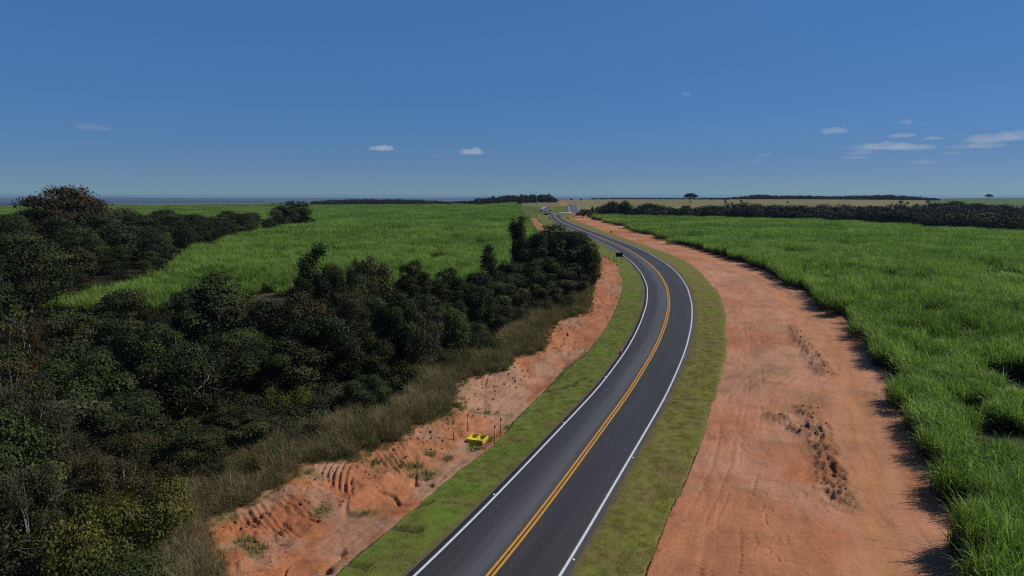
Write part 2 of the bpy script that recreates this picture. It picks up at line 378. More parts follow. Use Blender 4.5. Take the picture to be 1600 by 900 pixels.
def mat_ground():
    m, n, o = newmat('ground')
    c = attr(n, 'col').outputs['Color']; rg = attr(n, 'rough').outputs['Fac']; v = coord(n)
    big = noise(n, .35, 5, .6, v).outputs['Fac']; fine = noise(n, 3.5, 6, .7, v).outputs['Fac']; grit = noise(n, 22, 3, .6, v).outputs['Fac']
    f = ramp(n, [(.25, (.70, .70, .70)), (.5, (1, 1, 1)), (.78, (1.22, 1.2, 1.18))], big).outputs[0]
    g = ramp(n, [(.3, (.74, .72, .70)), (.52, (1, 1, 1)), (.75, (1.13, 1.13, 1.13))], fine).outputs[0]
    c = mixc(n, mixc(n, c, f, .8, 'MULTIPLY'), g, .85, 'MULTIPLY')
    vec = N(n, 'CombineXYZ'); n.links.new(maths(n, 'MULTIPLY', attr(n, 'along').outputs['Fac'], .09), vec.inputs[0]); n.links.new(maths(n, 'MULTIPLY', attr(n, 'off').outputs['Fac'], 1.3), vec.inputs[1])
    stk = noise(n, 1.0, 5, .65, vec.outputs[0]).outputs['Fac']; bare = attr(n, 'bare').outputs['Fac']
    sk = ramp(n, [(.30, (.80, .76, .72)), (.5, (1, 1, 1)), (.70, (1.14, 1.15, 1.17))], stk).outputs[0]; c = mixc(n, c, sk, maths(n, 'MULTIPLY', bare, .85), 'MULTIPLY')
    vo = N(n, 'TexVoronoi'); vo.inputs['Scale'].default_value = 2.6; n.links.new(v, vo.inputs['Vector'])
    spk = ramp(n, [(.06, (.42, .36, .32)), (.17, (1, 1, 1))], maths(n, 'ADD', vo.outputs['Distance'], maths(n, 'MULTIPLY', maths(n, 'SUBTRACT', big, .47), .9))).outputs[0]
    c = mixc(n, c, spk, maths(n, 'MULTIPLY', bare, .8), 'MULTIPLY')
    p = principled(n, c, .95, .05)
    h = maths(n, 'ADD', maths(n, 'ADD', maths(n, 'MULTIPLY', fine, .14), maths(n, 'MULTIPLY', grit, .03)), maths(n, 'MULTIPLY', maths(n, 'MULTIPLY', stk, bare), .10))
    b = N(n, 'Bump'); b.inputs['Distance'].default_value = 1.0
    n.links.new(maths(n, 'MULTIPLY_ADD', rg, .8), b.inputs['Strength']); b.inputs['Strength'].links[0].from_node.inputs[2].default_value = .22
    n.links.new(h, b.inputs['Height']); n.links.new(b.outputs[0], p.inputs['Normal'])
    n.links.new(p.outputs[0], o.inputs[0]); return m

def mat_turf(name, cols):
    m, n, o = newmat(name); v = coord(n)
    a = noise(n, .30, 5, .62, v).outputs['Fac']; b_ = noise(n, 1.7, 4, .6, v).outputs['Fac']; f = noise(n, 14, 5, .75, v).outputs['Fac']
    c = ramp(n, list(zip((.30, .43, .55, .74), cols)), a).outputs[0]
    c2 = ramp(n, [(.34, (.86, .78, .78)), (.52, (1, 1, 1)), (.70, (1.15, 1.12, 1.0))], b_).outputs[0]
    c3 = ramp(n, [(.3, (.55, .55, .55)), (.5, (1, 1, 1)), (.72, (1.35, 1.35, 1.3))], f).outputs[0]
    c = mixc(n, mixc(n, c, c2, .8, 'MULTIPLY'), c3, .9, 'MULTIPLY')
    e = attr(n, 'edge').outputs['Fac']; c = mixc(n, c, (.095, .065, .04), e); c = mixc(n, c, (.035, .022, .015), attr(n, 'gully_shade').outputs['Fac'])  # last mix darkens the gully floor, painting in the shade of a deeper hole
    p = principled(n, c, .95, .1)
    bm = N(n, 'Bump'); bm.inputs['Distance'].default_value = .04; bm.inputs['Strength'].default_value = .5; n.links.new(f, bm.inputs['Height']); n.links.new(bm.outputs[0], p.inputs['Normal'])
    n.links.new(p.outputs[0], o.inputs[0]); return m

def mat_asphalt(base=.05):
    m, n, o = newmat('asphalt'); v = coord(n)
    u = attr(n, 'off').outputs['Fac']; s = attr(n, 'along').outputs['Fac']
    vec = N(n, 'CombineXYZ'); n.links.new(maths(n, 'MULTIPLY', s, .035), vec.inputs[0]); n.links.new(maths(n, 'MULTIPLY', u, 1.1), vec.inputs[1])
    streak = noise(n, 1.0, 4, .6, vec.outputs[0]).outputs['Fac']
    gr = noise(n, 60, 3, .7, v).outputs['Fac']; pat = noise(n, .16, 4, .6, v).outputs['Fac']
    un = maths(n, 'MULTIPLY_ADD', u, 1 / 9.0); un.node.inputs[2].default_value = .5        # -4.5..4.5 -> 0..1
    warp = maths(n, 'ADD', un, maths(n, 'MULTIPLY', maths(n, 'SUBTRACT', pat, .5), .05))
    k = base / .05
    def g(q, w=1.04): return (q * k * .56, q * k * .56, q * w * k * .56)
    lanes = ramp(n, [(0, (.050, .036, .026)), (.03, g(.048)), (.095, g(.040)), (.115, g(.047)), (.20, g(.041)), (.27, g(.050)), (.34, g(.092)), (.42, g(.112)), (.455, g(.078)), (.49, g(.045)), (.52, g(.043)), (.60, g(.042)), (.69, g(.038)), (.77, g(.044)), (.86, g(.042)), (.905, g(.040)), (.925, g(.034)), (.975, g(.040)), (1, (.060, .044, .032))], warp).outputs[0]
    st = ramp(n, [(.3, (.68, .68, .68)), (.5, (1, 1, 1)), (.72, (1.32, 1.32, 1.30))], streak).outputs[0]
    gg = ramp(n, [(.25, (.6, .6, .6)), (.5, (1, 1, 1)), (.75, (1.5, 1.5, 1.5))], gr).outputs[0]
    c = mixc(n, mixc(n, lanes, st, .8, 'MULTIPLY'), gg, .6, 'MULTIPLY')
    p = principled(n, c, .75, .35)
    b = N(n, 'Bump'); b.inputs['Distance'].default_value = .01; b.inputs['Strength'].default_value = .5; n.links.new(gr, b.inputs['Height']); n.links.new(b.outputs[0], p.inputs['Normal'])
    n.links.new(p.outputs[0], o.inputs[0]); return m

def mat_paint(name, col, wear=.35, rough=.55):
    m, n, o = newmat(name); v = coord(n)
    a = noise(n, 4, 5, .7, v).outputs['Fac']; f = noise(n, 40, 3, .7, v).outputs['Fac']
    w = ramp(n, [(.30, tuple(q * (1 - wear) for q in col)), (.55, col)], maths(n, 'MULTIPLY_ADD', a, .7)).outputs[0]
    w.node.inputs[0].links[0].from_node.inputs[2].default_value = 0; n.links.new(maths(n, 'ADD', maths(n, 'MULTIPLY', a, .7), maths(n, 'MULTIPLY', f, .3)), w.node.inputs[0])
    p = principled(n, w, rough, .3); n.links.new(p.outputs[0], o.inputs[0]); return m

def mat_leaf(name, dark, mid, light, transl=.25, spec=.25, rough=.55, dry=None, patch=False):
    m, n, o = newmat(name)
    r = attr(n, 'rnd').outputs['Fac']; oi = N(n, 'ObjectInfo').outputs['Random']
    v = coord(n); big = noise(n, .45, 2, .5, v).outputs['Fac']
    f = maths(n, 'ADD', maths(n, 'MULTIPLY', r, .55), maths(n, 'ADD', maths(n, 'MULTIPLY', oi, .2), maths(n, 'MULTIPLY', maths(n, 'SUBTRACT', big, .35), .8)), True)
    if patch:
        wp = N(n, 'NewGeometry').outputs['Position']; ln = noise(n, .04, 4, .6, wp).outputs['Fac']; l2 = noise(n, .45, 3, .6, wp).outputs['Fac']
        f = maths(n, 'ADD', maths(n, 'ADD', maths(n, 'MULTIPLY', maths(n, 'SUBTRACT', ln, .5), 1.2), maths(n, 'MULTIPLY', maths(n, 'SUBTRACT', l2, .5), 1.3)), maths(n, 'ADD', maths(n, 'MULTIPLY', r, .62), maths(n, 'MULTIPLY', oi, .3)), True)
    c = ramp(n, [(.12, dark), (.5, mid), (.88, light)], f).outputs[0]
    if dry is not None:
        t = attr(n, 'h').outputs['Fac']; c = mixc(n, dry, c, ramp(n, [(.20, (0, 0, 0)), (.58, (1, 1, 1))], t).outputs[0])  # lower blades go dead brown, with stalk shade painted into that colour
    p = principled(n, c, rough, spec)
    tr = N(n, 'BsdfTranslucent'); n.links.new(mixc(n, c, (1.12, 1.25, .62), 1.0, 'MULTIPLY'), tr.inputs[0])
    mx = N(n, 'MixShader'); mx.inputs[0].default_value = transl; n.links.new(p.outputs[0], mx.inputs[1]); n.links.new(tr.outputs[0], mx.inputs[2])
    n.links.new(mx.outputs[0], o.inputs[0]); return m

def mat_flat(name, col, rough=.7, spec=.3, var=.3, scale=8, metal=0):
    m, n, o = newmat(name); a = noise(n, scale, 5, .65, coord(n)).outputs['Fac']
    c = ramp(n, [(.3, tuple(q * (1 - var) for q in col)), (.65, col)], a).outputs[0]
    p = principled(n, c, rough, spec); p.inputs['Metallic'].default_value = metal; n.links.new(p.outputs[0], o.inputs[0]); return m

M = dict(
    ground=mat_ground(), turf=mat_turf('turf', ((.118, .098, .038), (.112, .116, .028), (.102, .132, .022), (.086, .150, .017))), dry_turf=mat_turf('yellowed_turf', ((.130, .100, .042), (.134, .116, .034), (.132, .130, .028), (.118, .142, .022))), asphalt=mat_asphalt(), far_asphalt=mat_flat('worn_asphalt', (.085, .082, .092), .8, .2, .2, .3),
    white=mat_paint('white_line_paint', (.52, .52, .54), .22), yellow=mat_paint('yellow_line_paint', (.50, .225, .016), .3),
    bark=mat_flat('bark', (.10, .085, .065), .9, .1, .5, 6), pale_bark=mat_flat('pale_bark', (.28, .25, .21), .9, .1, .4, 6),
    dark_leaf=mat_leaf('dark_leaf', (.009, .012, .005), (.024, .031, .011), (.088, .095, .032), .08, .06),
    green_leaf=mat_leaf('green_leaf', (.013, .018, .007), (.034, .046, .015), (.105, .128, .038), .12, .06),
    olive_leaf=mat_leaf('olive_leaf', (.024, .022, .010), (.052, .045, .020), (.115, .092, .036), .12, .05),
    grey_leaf=mat_leaf('grey_leaf', (.028, .028, .014), (.056, .056, .028), (.120, .115, .055), .12, .04),
    lime_leaf=mat_leaf('lime_leaf', (.040, .042, .012), (.080, .085, .020), (.18, .155, .028), .22, .06),
    rust_leaf=mat_leaf('rust_leaf', (.020, .017, .008), (.044, .033, .016), (.090, .060, .026), .1, .04),
    far_leaf=mat_leaf('distant_leaf', (.012, .016, .008), (.026, .032, .014), (.066, .072, .028), .08, .03),
    cane=mat_leaf('cane_leaf', (.072, .120, .018), (.170, .275, .044), (.310, .410, .115), .38, .12, .45, dry=(.030, .026, .012), patch=True),  # dry: dead leaf brown, made darker to stand in for shade among stalks
    sward=mat_leaf('turf_blade', (.13, .12, .035), (.14, .15, .035), (.17, .18, .045), .25, .04),
    straw=mat_leaf('dry_grass', (.075, .056, .028), (.170, .132, .068), (.36, .29, .15), .2, .1),
    weed=mat_leaf('weed_leaf', (.05, .075, .02), (.085, .12, .028), (.14, .16, .04), .25, .1),
    soil=mat_flat('soil_clod', (.28, .115, .062), .95, .05, .4, 3),
)

# ------------------------------------------------------------------ ground sheet
def build_ground():
    ys = np.concatenate([np.arange(1500, 905, -14), np.arange(905, 330, -1.5)])
    Dr = CAM_H / np.tan(np.arctan((ys - 450) / F) + PITCH)
    Dr = np.concatenate([[-60, -25, -8, 2, 8], Dr[Dr > 10], np.exp(np.linspace(math.log(Dr[-1] * 1.012), math.log(60000), 95))])
    us = np.concatenate([-np.exp(np.linspace(math.log(6), math.log(.79), 34)), np.arange(-.78, .781, 2.0 / F), np.exp(np.linspace(math.log(.79), math.log(6), 34))])
    Y, U = np.meshgrid(Dr, us, indexing='ij'); nr, nc = Y.shape
    X = U * np.maximum(np.abs(Y), 14 + 0 * Y); x = X.ravel(); y = Y.ravel()
    z = T(x, y); dz, rough = bankz(x, y, True)
    D = np.hypot(x, y)
    off, row = corridor(x, y)
    under = (off < 1e5) & (off > -OL[row] + .25) & (off < OR[row] - .25) & (row > 2) & (row < len(CL) - 3)
    z = np.where(under, z - .3 - .0008 * D, z + dz)
    # colours: what each stretch of land is made of
    n1 = fbm(x, y, 30, 3, 101)[:, None]; n2 = fbm(x, y, 5, 4, 103)[:, None]
    az = np.degrees(np.arctan2(x, y))
    col = np.empty((len(x), 3)); col[:] = (.060, .050, .028)                         # litter and bare earth under the crops
    past = (.150, .135, .062) + (n1 - .5) * np.array([.09, .05, .03]) ; 
    isp = ((az > 2.2) & (D > 440) & ~inpoly(x, y, FIELD_R)) | ((az > .5) & (D > 800)); col[isp] = past[isp]
    # far country in bands of crop, stubble and wood
    nf = fbm(x * .3, y, 2600, 4, 111, .6); nf2 = fbm(x * .25, y, 5200, 3, 113)
    plain = np.where((nf > .53)[:, None], (.022, .032, .018), np.where((nf2 > .5)[:, None], (.07, .10, .04), (.16, .155, .10)))
    isf = D > 1500; col[isf] = plain[isf]
    rightgreen = (az > 31) & (D > 900); col[rightgreen] = (.070, .110, .036)
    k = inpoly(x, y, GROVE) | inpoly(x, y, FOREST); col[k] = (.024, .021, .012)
    for P in (ISLAND, GRASS_L):
        k = inpoly(x, y, P); col[k] = ((.080, .105, .026) + (n2 - .5) * np.array([.06, .04, .02]))[k]
    k = inpoly(x, y, TALLG); col[k] = (.13, .14, .06)
    redA = np.array([.338, .142, .070]); redB = np.array([.365, .180, .112]); redC = np.array([.315, .100, .038]); red = redA + (redB - redA) * sstep(.45, .65, n1) + (redC - redA) * .45 * sstep(.5, .7, fbm(x, y, 11, 3, 107))[:, None]
    red = red * (1 + (n2 - .5) * .35)
    inL = inpoly(x, y, RED_L); inR = inpoly(x, y, RED_R)
    for P, q in ((MOUND, .55), (SIDE, .8), (LANE, .7)):
        k = inpoly(x, y, P); col[k] = red[k] * q * .9 + np.array([.17, .14, .08]) * (1 - q)
    edge = fbm(x, y, 2.2, 3, 121)
    dG, _ = pdist(x, y, DGw)
    col[inR] = red[inR]
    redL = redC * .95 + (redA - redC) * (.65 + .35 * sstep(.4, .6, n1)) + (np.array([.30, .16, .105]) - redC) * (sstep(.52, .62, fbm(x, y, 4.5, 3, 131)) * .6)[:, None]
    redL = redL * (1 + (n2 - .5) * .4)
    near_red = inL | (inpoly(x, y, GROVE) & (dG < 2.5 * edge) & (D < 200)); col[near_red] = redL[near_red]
    wk = (near_red * (D < 62) * sstep(.60, .72, fbm(x, y, 3, 4, 141) + .08 * sstep(48, 36, D)) * .55)[:, None]; col = col * (1 - wk) + np.array([.10, .10, .035]) * wk
    dk, _ = pdist(x, y, TRACK); tr = (sstep(2.6, 1.5, dk + 1.0 * (edge - .5)) * inR)[:, None]
    trc = np.array([.35, .170, .090]) + np.array([.012, 0, -.022]) * np.exp(-((dk + .6 * (n2[:, 0] - .5)) / .5) ** 2)[:, None] * .55
    col = col * (1 - tr * .8) + trc * tr * .8
    stain = (inR * sstep(.58, .72, fbm(x, y, 5, 5, 151)) * (1 - tr[:, 0]) * .4)[:, None]; col = col * (1 - stain) + np.array([.20, .13, .075]) * stain
    # bare spot by the forest edge
    for P in RIDGE:
        d, _ = pdist(x, y, P); k = (inR * sstep(2.2, .6, d + 1.6 * (fbm(x, y, 2, 3, 157) - .5)) * .42)[:, None]; col = col * (1 - k) + np.array([.20, .115, .062]) * k
    pale = (inR * sstep(.53, .66, fbm(x, y, 8, 4, 161)) * (1 - tr[:, 0]) * .6)[:, None]; col = col * (1 - pale) + np.array([.40, .210, .130]) * pale
    spot = G(276, 428); k = np.hypot((x - spot[0]) / 1.5, (y - spot[1]) / 9) < 1.6; col[k] = (.30, .13, .07)
    i = np.arange(nr * nc).reshape(nr, nc)
    f = np.stack([i[:-1, :-1].ravel(), i[:-1, 1:].ravel(), i[1:, 1:].ravel(), i[1:, :-1].ravel()], 1)
    al = np.where(off < 1e5, S[row], y) + 9 * (fbm(x, y, 14, 3, 171) - .5); of = np.where(off < 1e5, off, x) + 6 * (fbm(x, y, 11, 3, 173) - .5)
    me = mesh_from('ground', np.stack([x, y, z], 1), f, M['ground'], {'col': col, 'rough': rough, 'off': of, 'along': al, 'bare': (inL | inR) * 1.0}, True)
    tag(obj('ground', me), 'red earth and farmland stretching to the horizon', 'ground', kind='structure')
build_ground()

# ------------------------------------------------------------------ road, markings, turf verges
def strip(name, offs, mat, dz, label=None, cat=None, r0=0, r1=None, step=1, edge=None, extra=None, parent=None):
    """a sheet along the road: offs = list of per-row offsets (arrays), dz = height per column"""
    r1 = r1 or len(CL); rows = np.arange(r0, r1, step); k = len(offs)
    if k > 40: rows = np.concatenate([np.arange(0, 500), np.arange(500, r1, 4)])
    V = np.zeros((len(rows), k, 3)); off = np.zeros((len(rows), k))
    for j, o in enumerate(offs):
        oo = (o if np.ndim(o) else np.full(len(CL), o))[rows]
        V[:, j, 0] = CL[rows, 0] + nor[rows, 0] * oo; V[:, j, 1] = CL[rows, 1] + nor[rows, 1] * oo
        V[:, j, 2] = ROADZ[rows] + (dz[j] if np.ndim(dz[j]) == 0 else dz[j][rows]); off[:, j] = oo
    i = np.arange(len(rows) * k).reshape(len(rows), k)
    f = np.stack([i[:-1, :-1].ravel(), i[:-1, 1:].ravel(), i[1:, 1:].ravel(), i[1:, :-1].ravel()], 1)
    at = {'off': off.ravel(), 'along': np.repeat(S[rows], k)}
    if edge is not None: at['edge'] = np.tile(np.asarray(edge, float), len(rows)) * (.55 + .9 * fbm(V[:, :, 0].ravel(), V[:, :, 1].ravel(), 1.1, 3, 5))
    if extra is not None: at['gully_shade'] = np.clip(np.stack([e[rows] for e in extra], 1).ravel(), 0, 1)
    o = obj(name, mesh_from(name, V.reshape(-1, 3), f, mat, at, True), parent)
    return tag(o, label, cat, kind='structure')
LE, RE = -(HL + .42), HR + .42
cols = [LE + (RE - LE) * t for t in np.linspace(0, 1, 11)]
RZ = .12
strip('asphalt_road', [LE - .25] + cols + [RE + .25], M['asphalt'], [-.35] + [RZ] * 11 + [-.35], 'dark grey two lane asphalt road sweeping through the bend', 'road')
for nm, a, b, m, lab in (('edge_line', -HL - .08, -HL + .08, 'white', 'white painted line along the left edge of the road'), ('edge_line', HR - .08, HR + .08, 'white', 'white painted line along the right edge of the road'),
                         ('centre_line', -.215, -.06, 'yellow', 'left stripe of the double yellow centre line'), ('centre_line', .06, .215, 'yellow', 'right stripe of the double yellow centre line')):
    strip(nm, [a, b], M[m], [RZ + .005] * 2, lab, 'road marking')
TG = [GP(q) for q in ([(836, 614), (850, 611), (862, 609), (878, 607), (889, 602)], [(893, 603), (903, 594), (912, 592)], [(606, 826), (628, 827), (645, 829), (655, 832)], [(540, 880), (556, 884), (573, 887)], [(655, 790), (672, 786)])]
def verge(side):
    jag = (fbm(S, S * 0 + 3 * side, 2.0, 4, 200 + side) - .5) * .7 + (fbm(S, S * 0, 14, 2, 210 + side) - .5) * .9
    O = (OL if side < 0 else OR) + jag; I = (HL if side < 0 else HR) + .40
    ts = np.linspace(0, 1, 56 if side < 0 else 22); offs = []; dz = []; ed = []; gm = []
    for t in ts:
        o = I + (O - I) * t; offs.append(side * o)
        px = CL[:, 0] + nor[:, 0] * side * o; py = CL[:, 1] + nor[:, 1] * side * o
        bump = (fbm(px, py, 1.2, 3, 220) - .5) * .10 + (fbm(px, py, 4, 2, 222) - .5) * .12
        gul = 0 * px
        if side < 0:
            for P in TG: gul = np.maximum(gul, sstep(.34, .12, pdist(px, py, P)[0] + .35 * (fbm(px, py, .8, 3, 231) - .5)))
        gm.append(gul)
        drop = .10 * t
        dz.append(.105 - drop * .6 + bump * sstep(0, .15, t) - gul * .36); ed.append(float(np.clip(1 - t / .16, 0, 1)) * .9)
    offs.append(side * (O + .10)); dz.append(-.32); ed.append(.9); gm.append(0 * S)
    if side < 0: offs = offs[::-1]; dz = dz[::-1]; ed = ed[::-1]; gm = gm[::-1]
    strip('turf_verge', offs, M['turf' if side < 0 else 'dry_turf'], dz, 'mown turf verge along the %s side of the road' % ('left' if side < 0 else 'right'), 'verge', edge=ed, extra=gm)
verge(-1); verge(1)

def far_strip(name, A, B, mat, dz, label, cat, n=24):
    A = resample(GP(A), 1e9) if False else GP(A); B = GP(B)
    def rs(P):
        s = np.concatenate([[0], np.cumsum(np.hypot(*np.diff(P, axis=0).T))]); q = np.linspace(0, s[-1], n); return np.stack([np.interp(q, s, P[:, 0]), np.interp(q, s, P[:, 1])], 1)
    a, b = rs(A), rs(B); k = 6
    V = np.array([[a[i] + (b[i] - a[i]) * t for t in np.linspace(0, 1, k)] for i in range(n)]); zz = T(V[..., 0], V[..., 1]) + dz
    V = np.concatenate([V, zz[..., None]], 2).reshape(-1, 3); i = np.arange(n * k).reshape(n, k)
    f = np.stack([i[:-1, :-1].ravel(), i[:-1, 1:].ravel(), i[1:, 1:].ravel(), i[1:, :-1].ravel()], 1)
    tag(obj(name, mesh_from(name, V, f, mat, None, True)), label, cat, kind='structure')
far_strip('side_road', [(845.5, 333.5), (845.5, 328.5), (848, 325.5), (853, 323.6), (862, 322.2)], [(864, 334.5), (859, 331.5), (859.5, 328), (861, 325.5), (863, 323)], M['far_asphalt'], .22, 'pale grey side road turning off at the far junction', 'road')
far_strip('far_road', [(890, 332.3), (888.6, 323), (889, 319.8)], [(907.5, 332), (902.5, 323), (898, 319.8)], M['far_asphalt'], .22, 'blue grey road climbing away beyond the junction', 'road')
far_strip('edge_line', [(889.4, 332.3), (887.9, 323)], [(890.2, 332.3), (888.6, 323)], M['white'], .27, 'white line on the left of the road climbing away', 'road marking')
far_strip('edge_line', [(907.2, 331.5), (902.2, 323.5)], [(908, 331.5), (902.9, 323.5)], M['white'], .27, 'white line on the right of the road climbing away', 'road marking')
far_strip('edge_line', [(846, 327.6), (848.4, 325.1), (853, 323.3)], [(846.6, 328.3), (848.8, 325.9), (853, 323.9)], M['white'], .27, 'white line round the side road bend', 'road marking')
far_strip('median_kerb', [(872.5, 333), (894, 332.3)], [(872.5, 333.8), (894, 333.2)], mat_flat('pale_concrete', (.50, .48, .40), .85, .1, .2, .5), .3, 'pale concrete kerb across the grass island at the junction', 'kerb')

# ------------------------------------------------------------------ leaf and blade geometry
def unit(v): return v / np.maximum(np.linalg.norm(v, axis=-1, keepdims=True), 1e-9)
def leaf_quads(C, Nn, length, width, g):
    """one folded-flat diamond leaf per centre; returns verts, quads"""
    n = len(C); Nn = unit(Nn); t = unit(np.cross(Nn, unit(g.normal(size=(n, 3))))); b = np.cross(Nn, t)
    L = (length * g.uniform(.6, 1.3, n))[:, None]; Wd = (width * g.uniform(.6, 1.3, n))[:, None]
    V = np.stack([C - t * L / 2, C + b * Wd / 2 - Nn * Wd * .12, C + t * L / 2, C - b * Wd / 2 - Nn * Wd * .12], 1).reshape(-1, 3)
    return V, np.arange(n * 4).reshape(n, 4)

def blades(n, seg, g, spread, z0, length, lean, droop, width):
    """arching grass or cane leaves: each a tapering ribbon"""
    a = g.uniform(0, 2 * math.pi, n); rr = np.sqrt(g.uniform(0, 1, n)) * spread if np.ndim(spread) == 0 else None
    if rr is not None: th = g.uniform(0, 2 * math.pi, n); P = np.stack([rr * np.cos(th), rr * np.sin(th), g.uniform(*z0, n)], 1)
    else: P = np.stack([g.uniform(-spread[0], spread[0], n), g.uniform(-spread[1], spread[1], n), g.uniform(*z0, n)], 1)
    L = g.uniform(*length, n); el = R(90) - np.abs(g.normal(0, lean, n)); dr = g.uniform(*droop, n); Wd = g.uniform(*width, n)
    side = np.stack([-np.sin(a), np.cos(a), np.zeros(n)], 1); V = []; h = []; tw = g.normal(0, .5, n)
    for k in range(seg + 1):
        t = k / seg; w = Wd * (1 - t ** 1.6) * (.55 + .45 * min(1, t * 4)) + .004
        s = side * np.cos(tw)[:, None]; s[:, 2] = np.sin(tw) * .7
        V += [P - s * w[:, None] / 2, P + s * w[:, None] / 2]; h.append(np.full(n, t)); h.append(np.full(n, t))
        e = el - dr * (t ** 1.3)
        P = P + np.stack([np.cos(e) * np.cos(a), np.cos(e) * np.sin(a), np.sin(e)], 1) * (L / seg)[:, None]
    V = np.stack(V, 1); V[..., 2] = np.maximum(V[..., 2], .02)
    base = np.arange(n)[:, None] * (2 * (seg + 1)); f = []
    for k in range(seg): f.append(base + np.array([2 * k, 2 * k + 1, 2 * k + 3, 2 * k + 2]))
    rnd = np.repeat(g.uniform(0, 1, n), 2 * (seg + 1))
    V = V.reshape(-1, 3)
    return V, np.concatenate(f).reshape(-1, 4), rnd, V[:, 2]

def source(cname, meshes, oname):
    """a collection of source pieces for a stuff object; not linked to the scene itself"""
    c = bpy.data.collections.new(cname)
    for i, me in enumerate(meshes): o = bpy.data.objects.new(oname, me); c.objects.link(o)
    return c
def scatter(name, pts, rz, scl, idx, coll, label, cat, tilt=None):
    n = len(pts); me = bpy.data.meshes.new(name); me.vertices.add(n); me.vertices.foreach_set('co', np.asarray(pts, np.float32).ravel())
    rot = np.zeros((n, 3), np.float32); rot[:, 2] = rz
    if tilt is not None: rot[:, :2] = tilt
    scl = np.asarray(scl, np.float32); scl = np.repeat(scl[:, None], 3, 1) if scl.ndim == 1 else scl
    at = me.attributes.new('rot', 'FLOAT_VECTOR', 'POINT'); at.data.foreach_set('vector', rot.ravel())
    at = me.attributes.new('scl', 'FLOAT_VECTOR', 'POINT'); at.data.foreach_set('vector', np.ascontiguousarray(scl).ravel())
    at = me.attributes.new('idx', 'INT', 'POINT'); at.data.foreach_set('value', np.asarray(idx, np.int32))
    o = obj(name, me); ng = bpy.data.node_groups.new(name, 'GeometryNodeTree')
    ng.interface.new_socket('Geometry', in_out='INPUT', socket_type='NodeSocketGeometry'); ng.interface.new_socket('Geometry', in_out='OUTPUT', socket_type='NodeSocketGeometry')
    gi = ng.nodes.new('NodeGroupInput'); go = ng.nodes.new('NodeGroupOutput')
    ci = ng.nodes.new('GeometryNodeCollectionInfo'); ci.inputs['Collection'].default_value = coll; ci.inputs['Separate Children'].default_value = True; ci.inputs['Reset Children'].default_value = True
    ip = ng.nodes.new('GeometryNodeInstanceOnPoints'); ip.inputs['Pick Instance'].default_value = True
    def na(nm, t): q = ng.nodes.new('GeometryNodeInputNamedAttribute'); q.data_type = t; q.inputs['Name'].default_value = nm; return q.outputs[0]
    L = ng.links.new
    L(gi.outputs[0], ip.inputs['Points']); L(ci.outputs[0], ip.inputs['Instance']); L(na('idx', 'INT'), ip.inputs['Instance Index'])
    L(na('rot', 'FLOAT_VECTOR'), ip.inputs['Rotation']); L(na('scl', 'FLOAT_VECTOR'), ip.inputs['Scale']); L(ip.outputs[0], go.inputs[0])
    md = o.modifiers.new('scatter', 'NODES'); md.node_group = ng
    return tag(o, label, cat, kind='stuff')
def jgrid(P, step, jit=.45):
    P = np.asarray(P); x = np.arange(P[:, 0].min(), P[:, 0].max(), step); y = np.arange(P[:, 1].min(), P[:, 1].max(), step)
    X, Y = np.meshgrid(x, y); X = X.ravel() + rng.uniform(-jit, jit, X.size) * step; Y = Y.ravel() + rng.uniform(-jit, jit, Y.size) * step
    k = inpoly(X, Y, P); return X[k], Y[k]
def inview(x, y, m=.86): return (y > 8) & (np.abs(x) < m * y + 12)

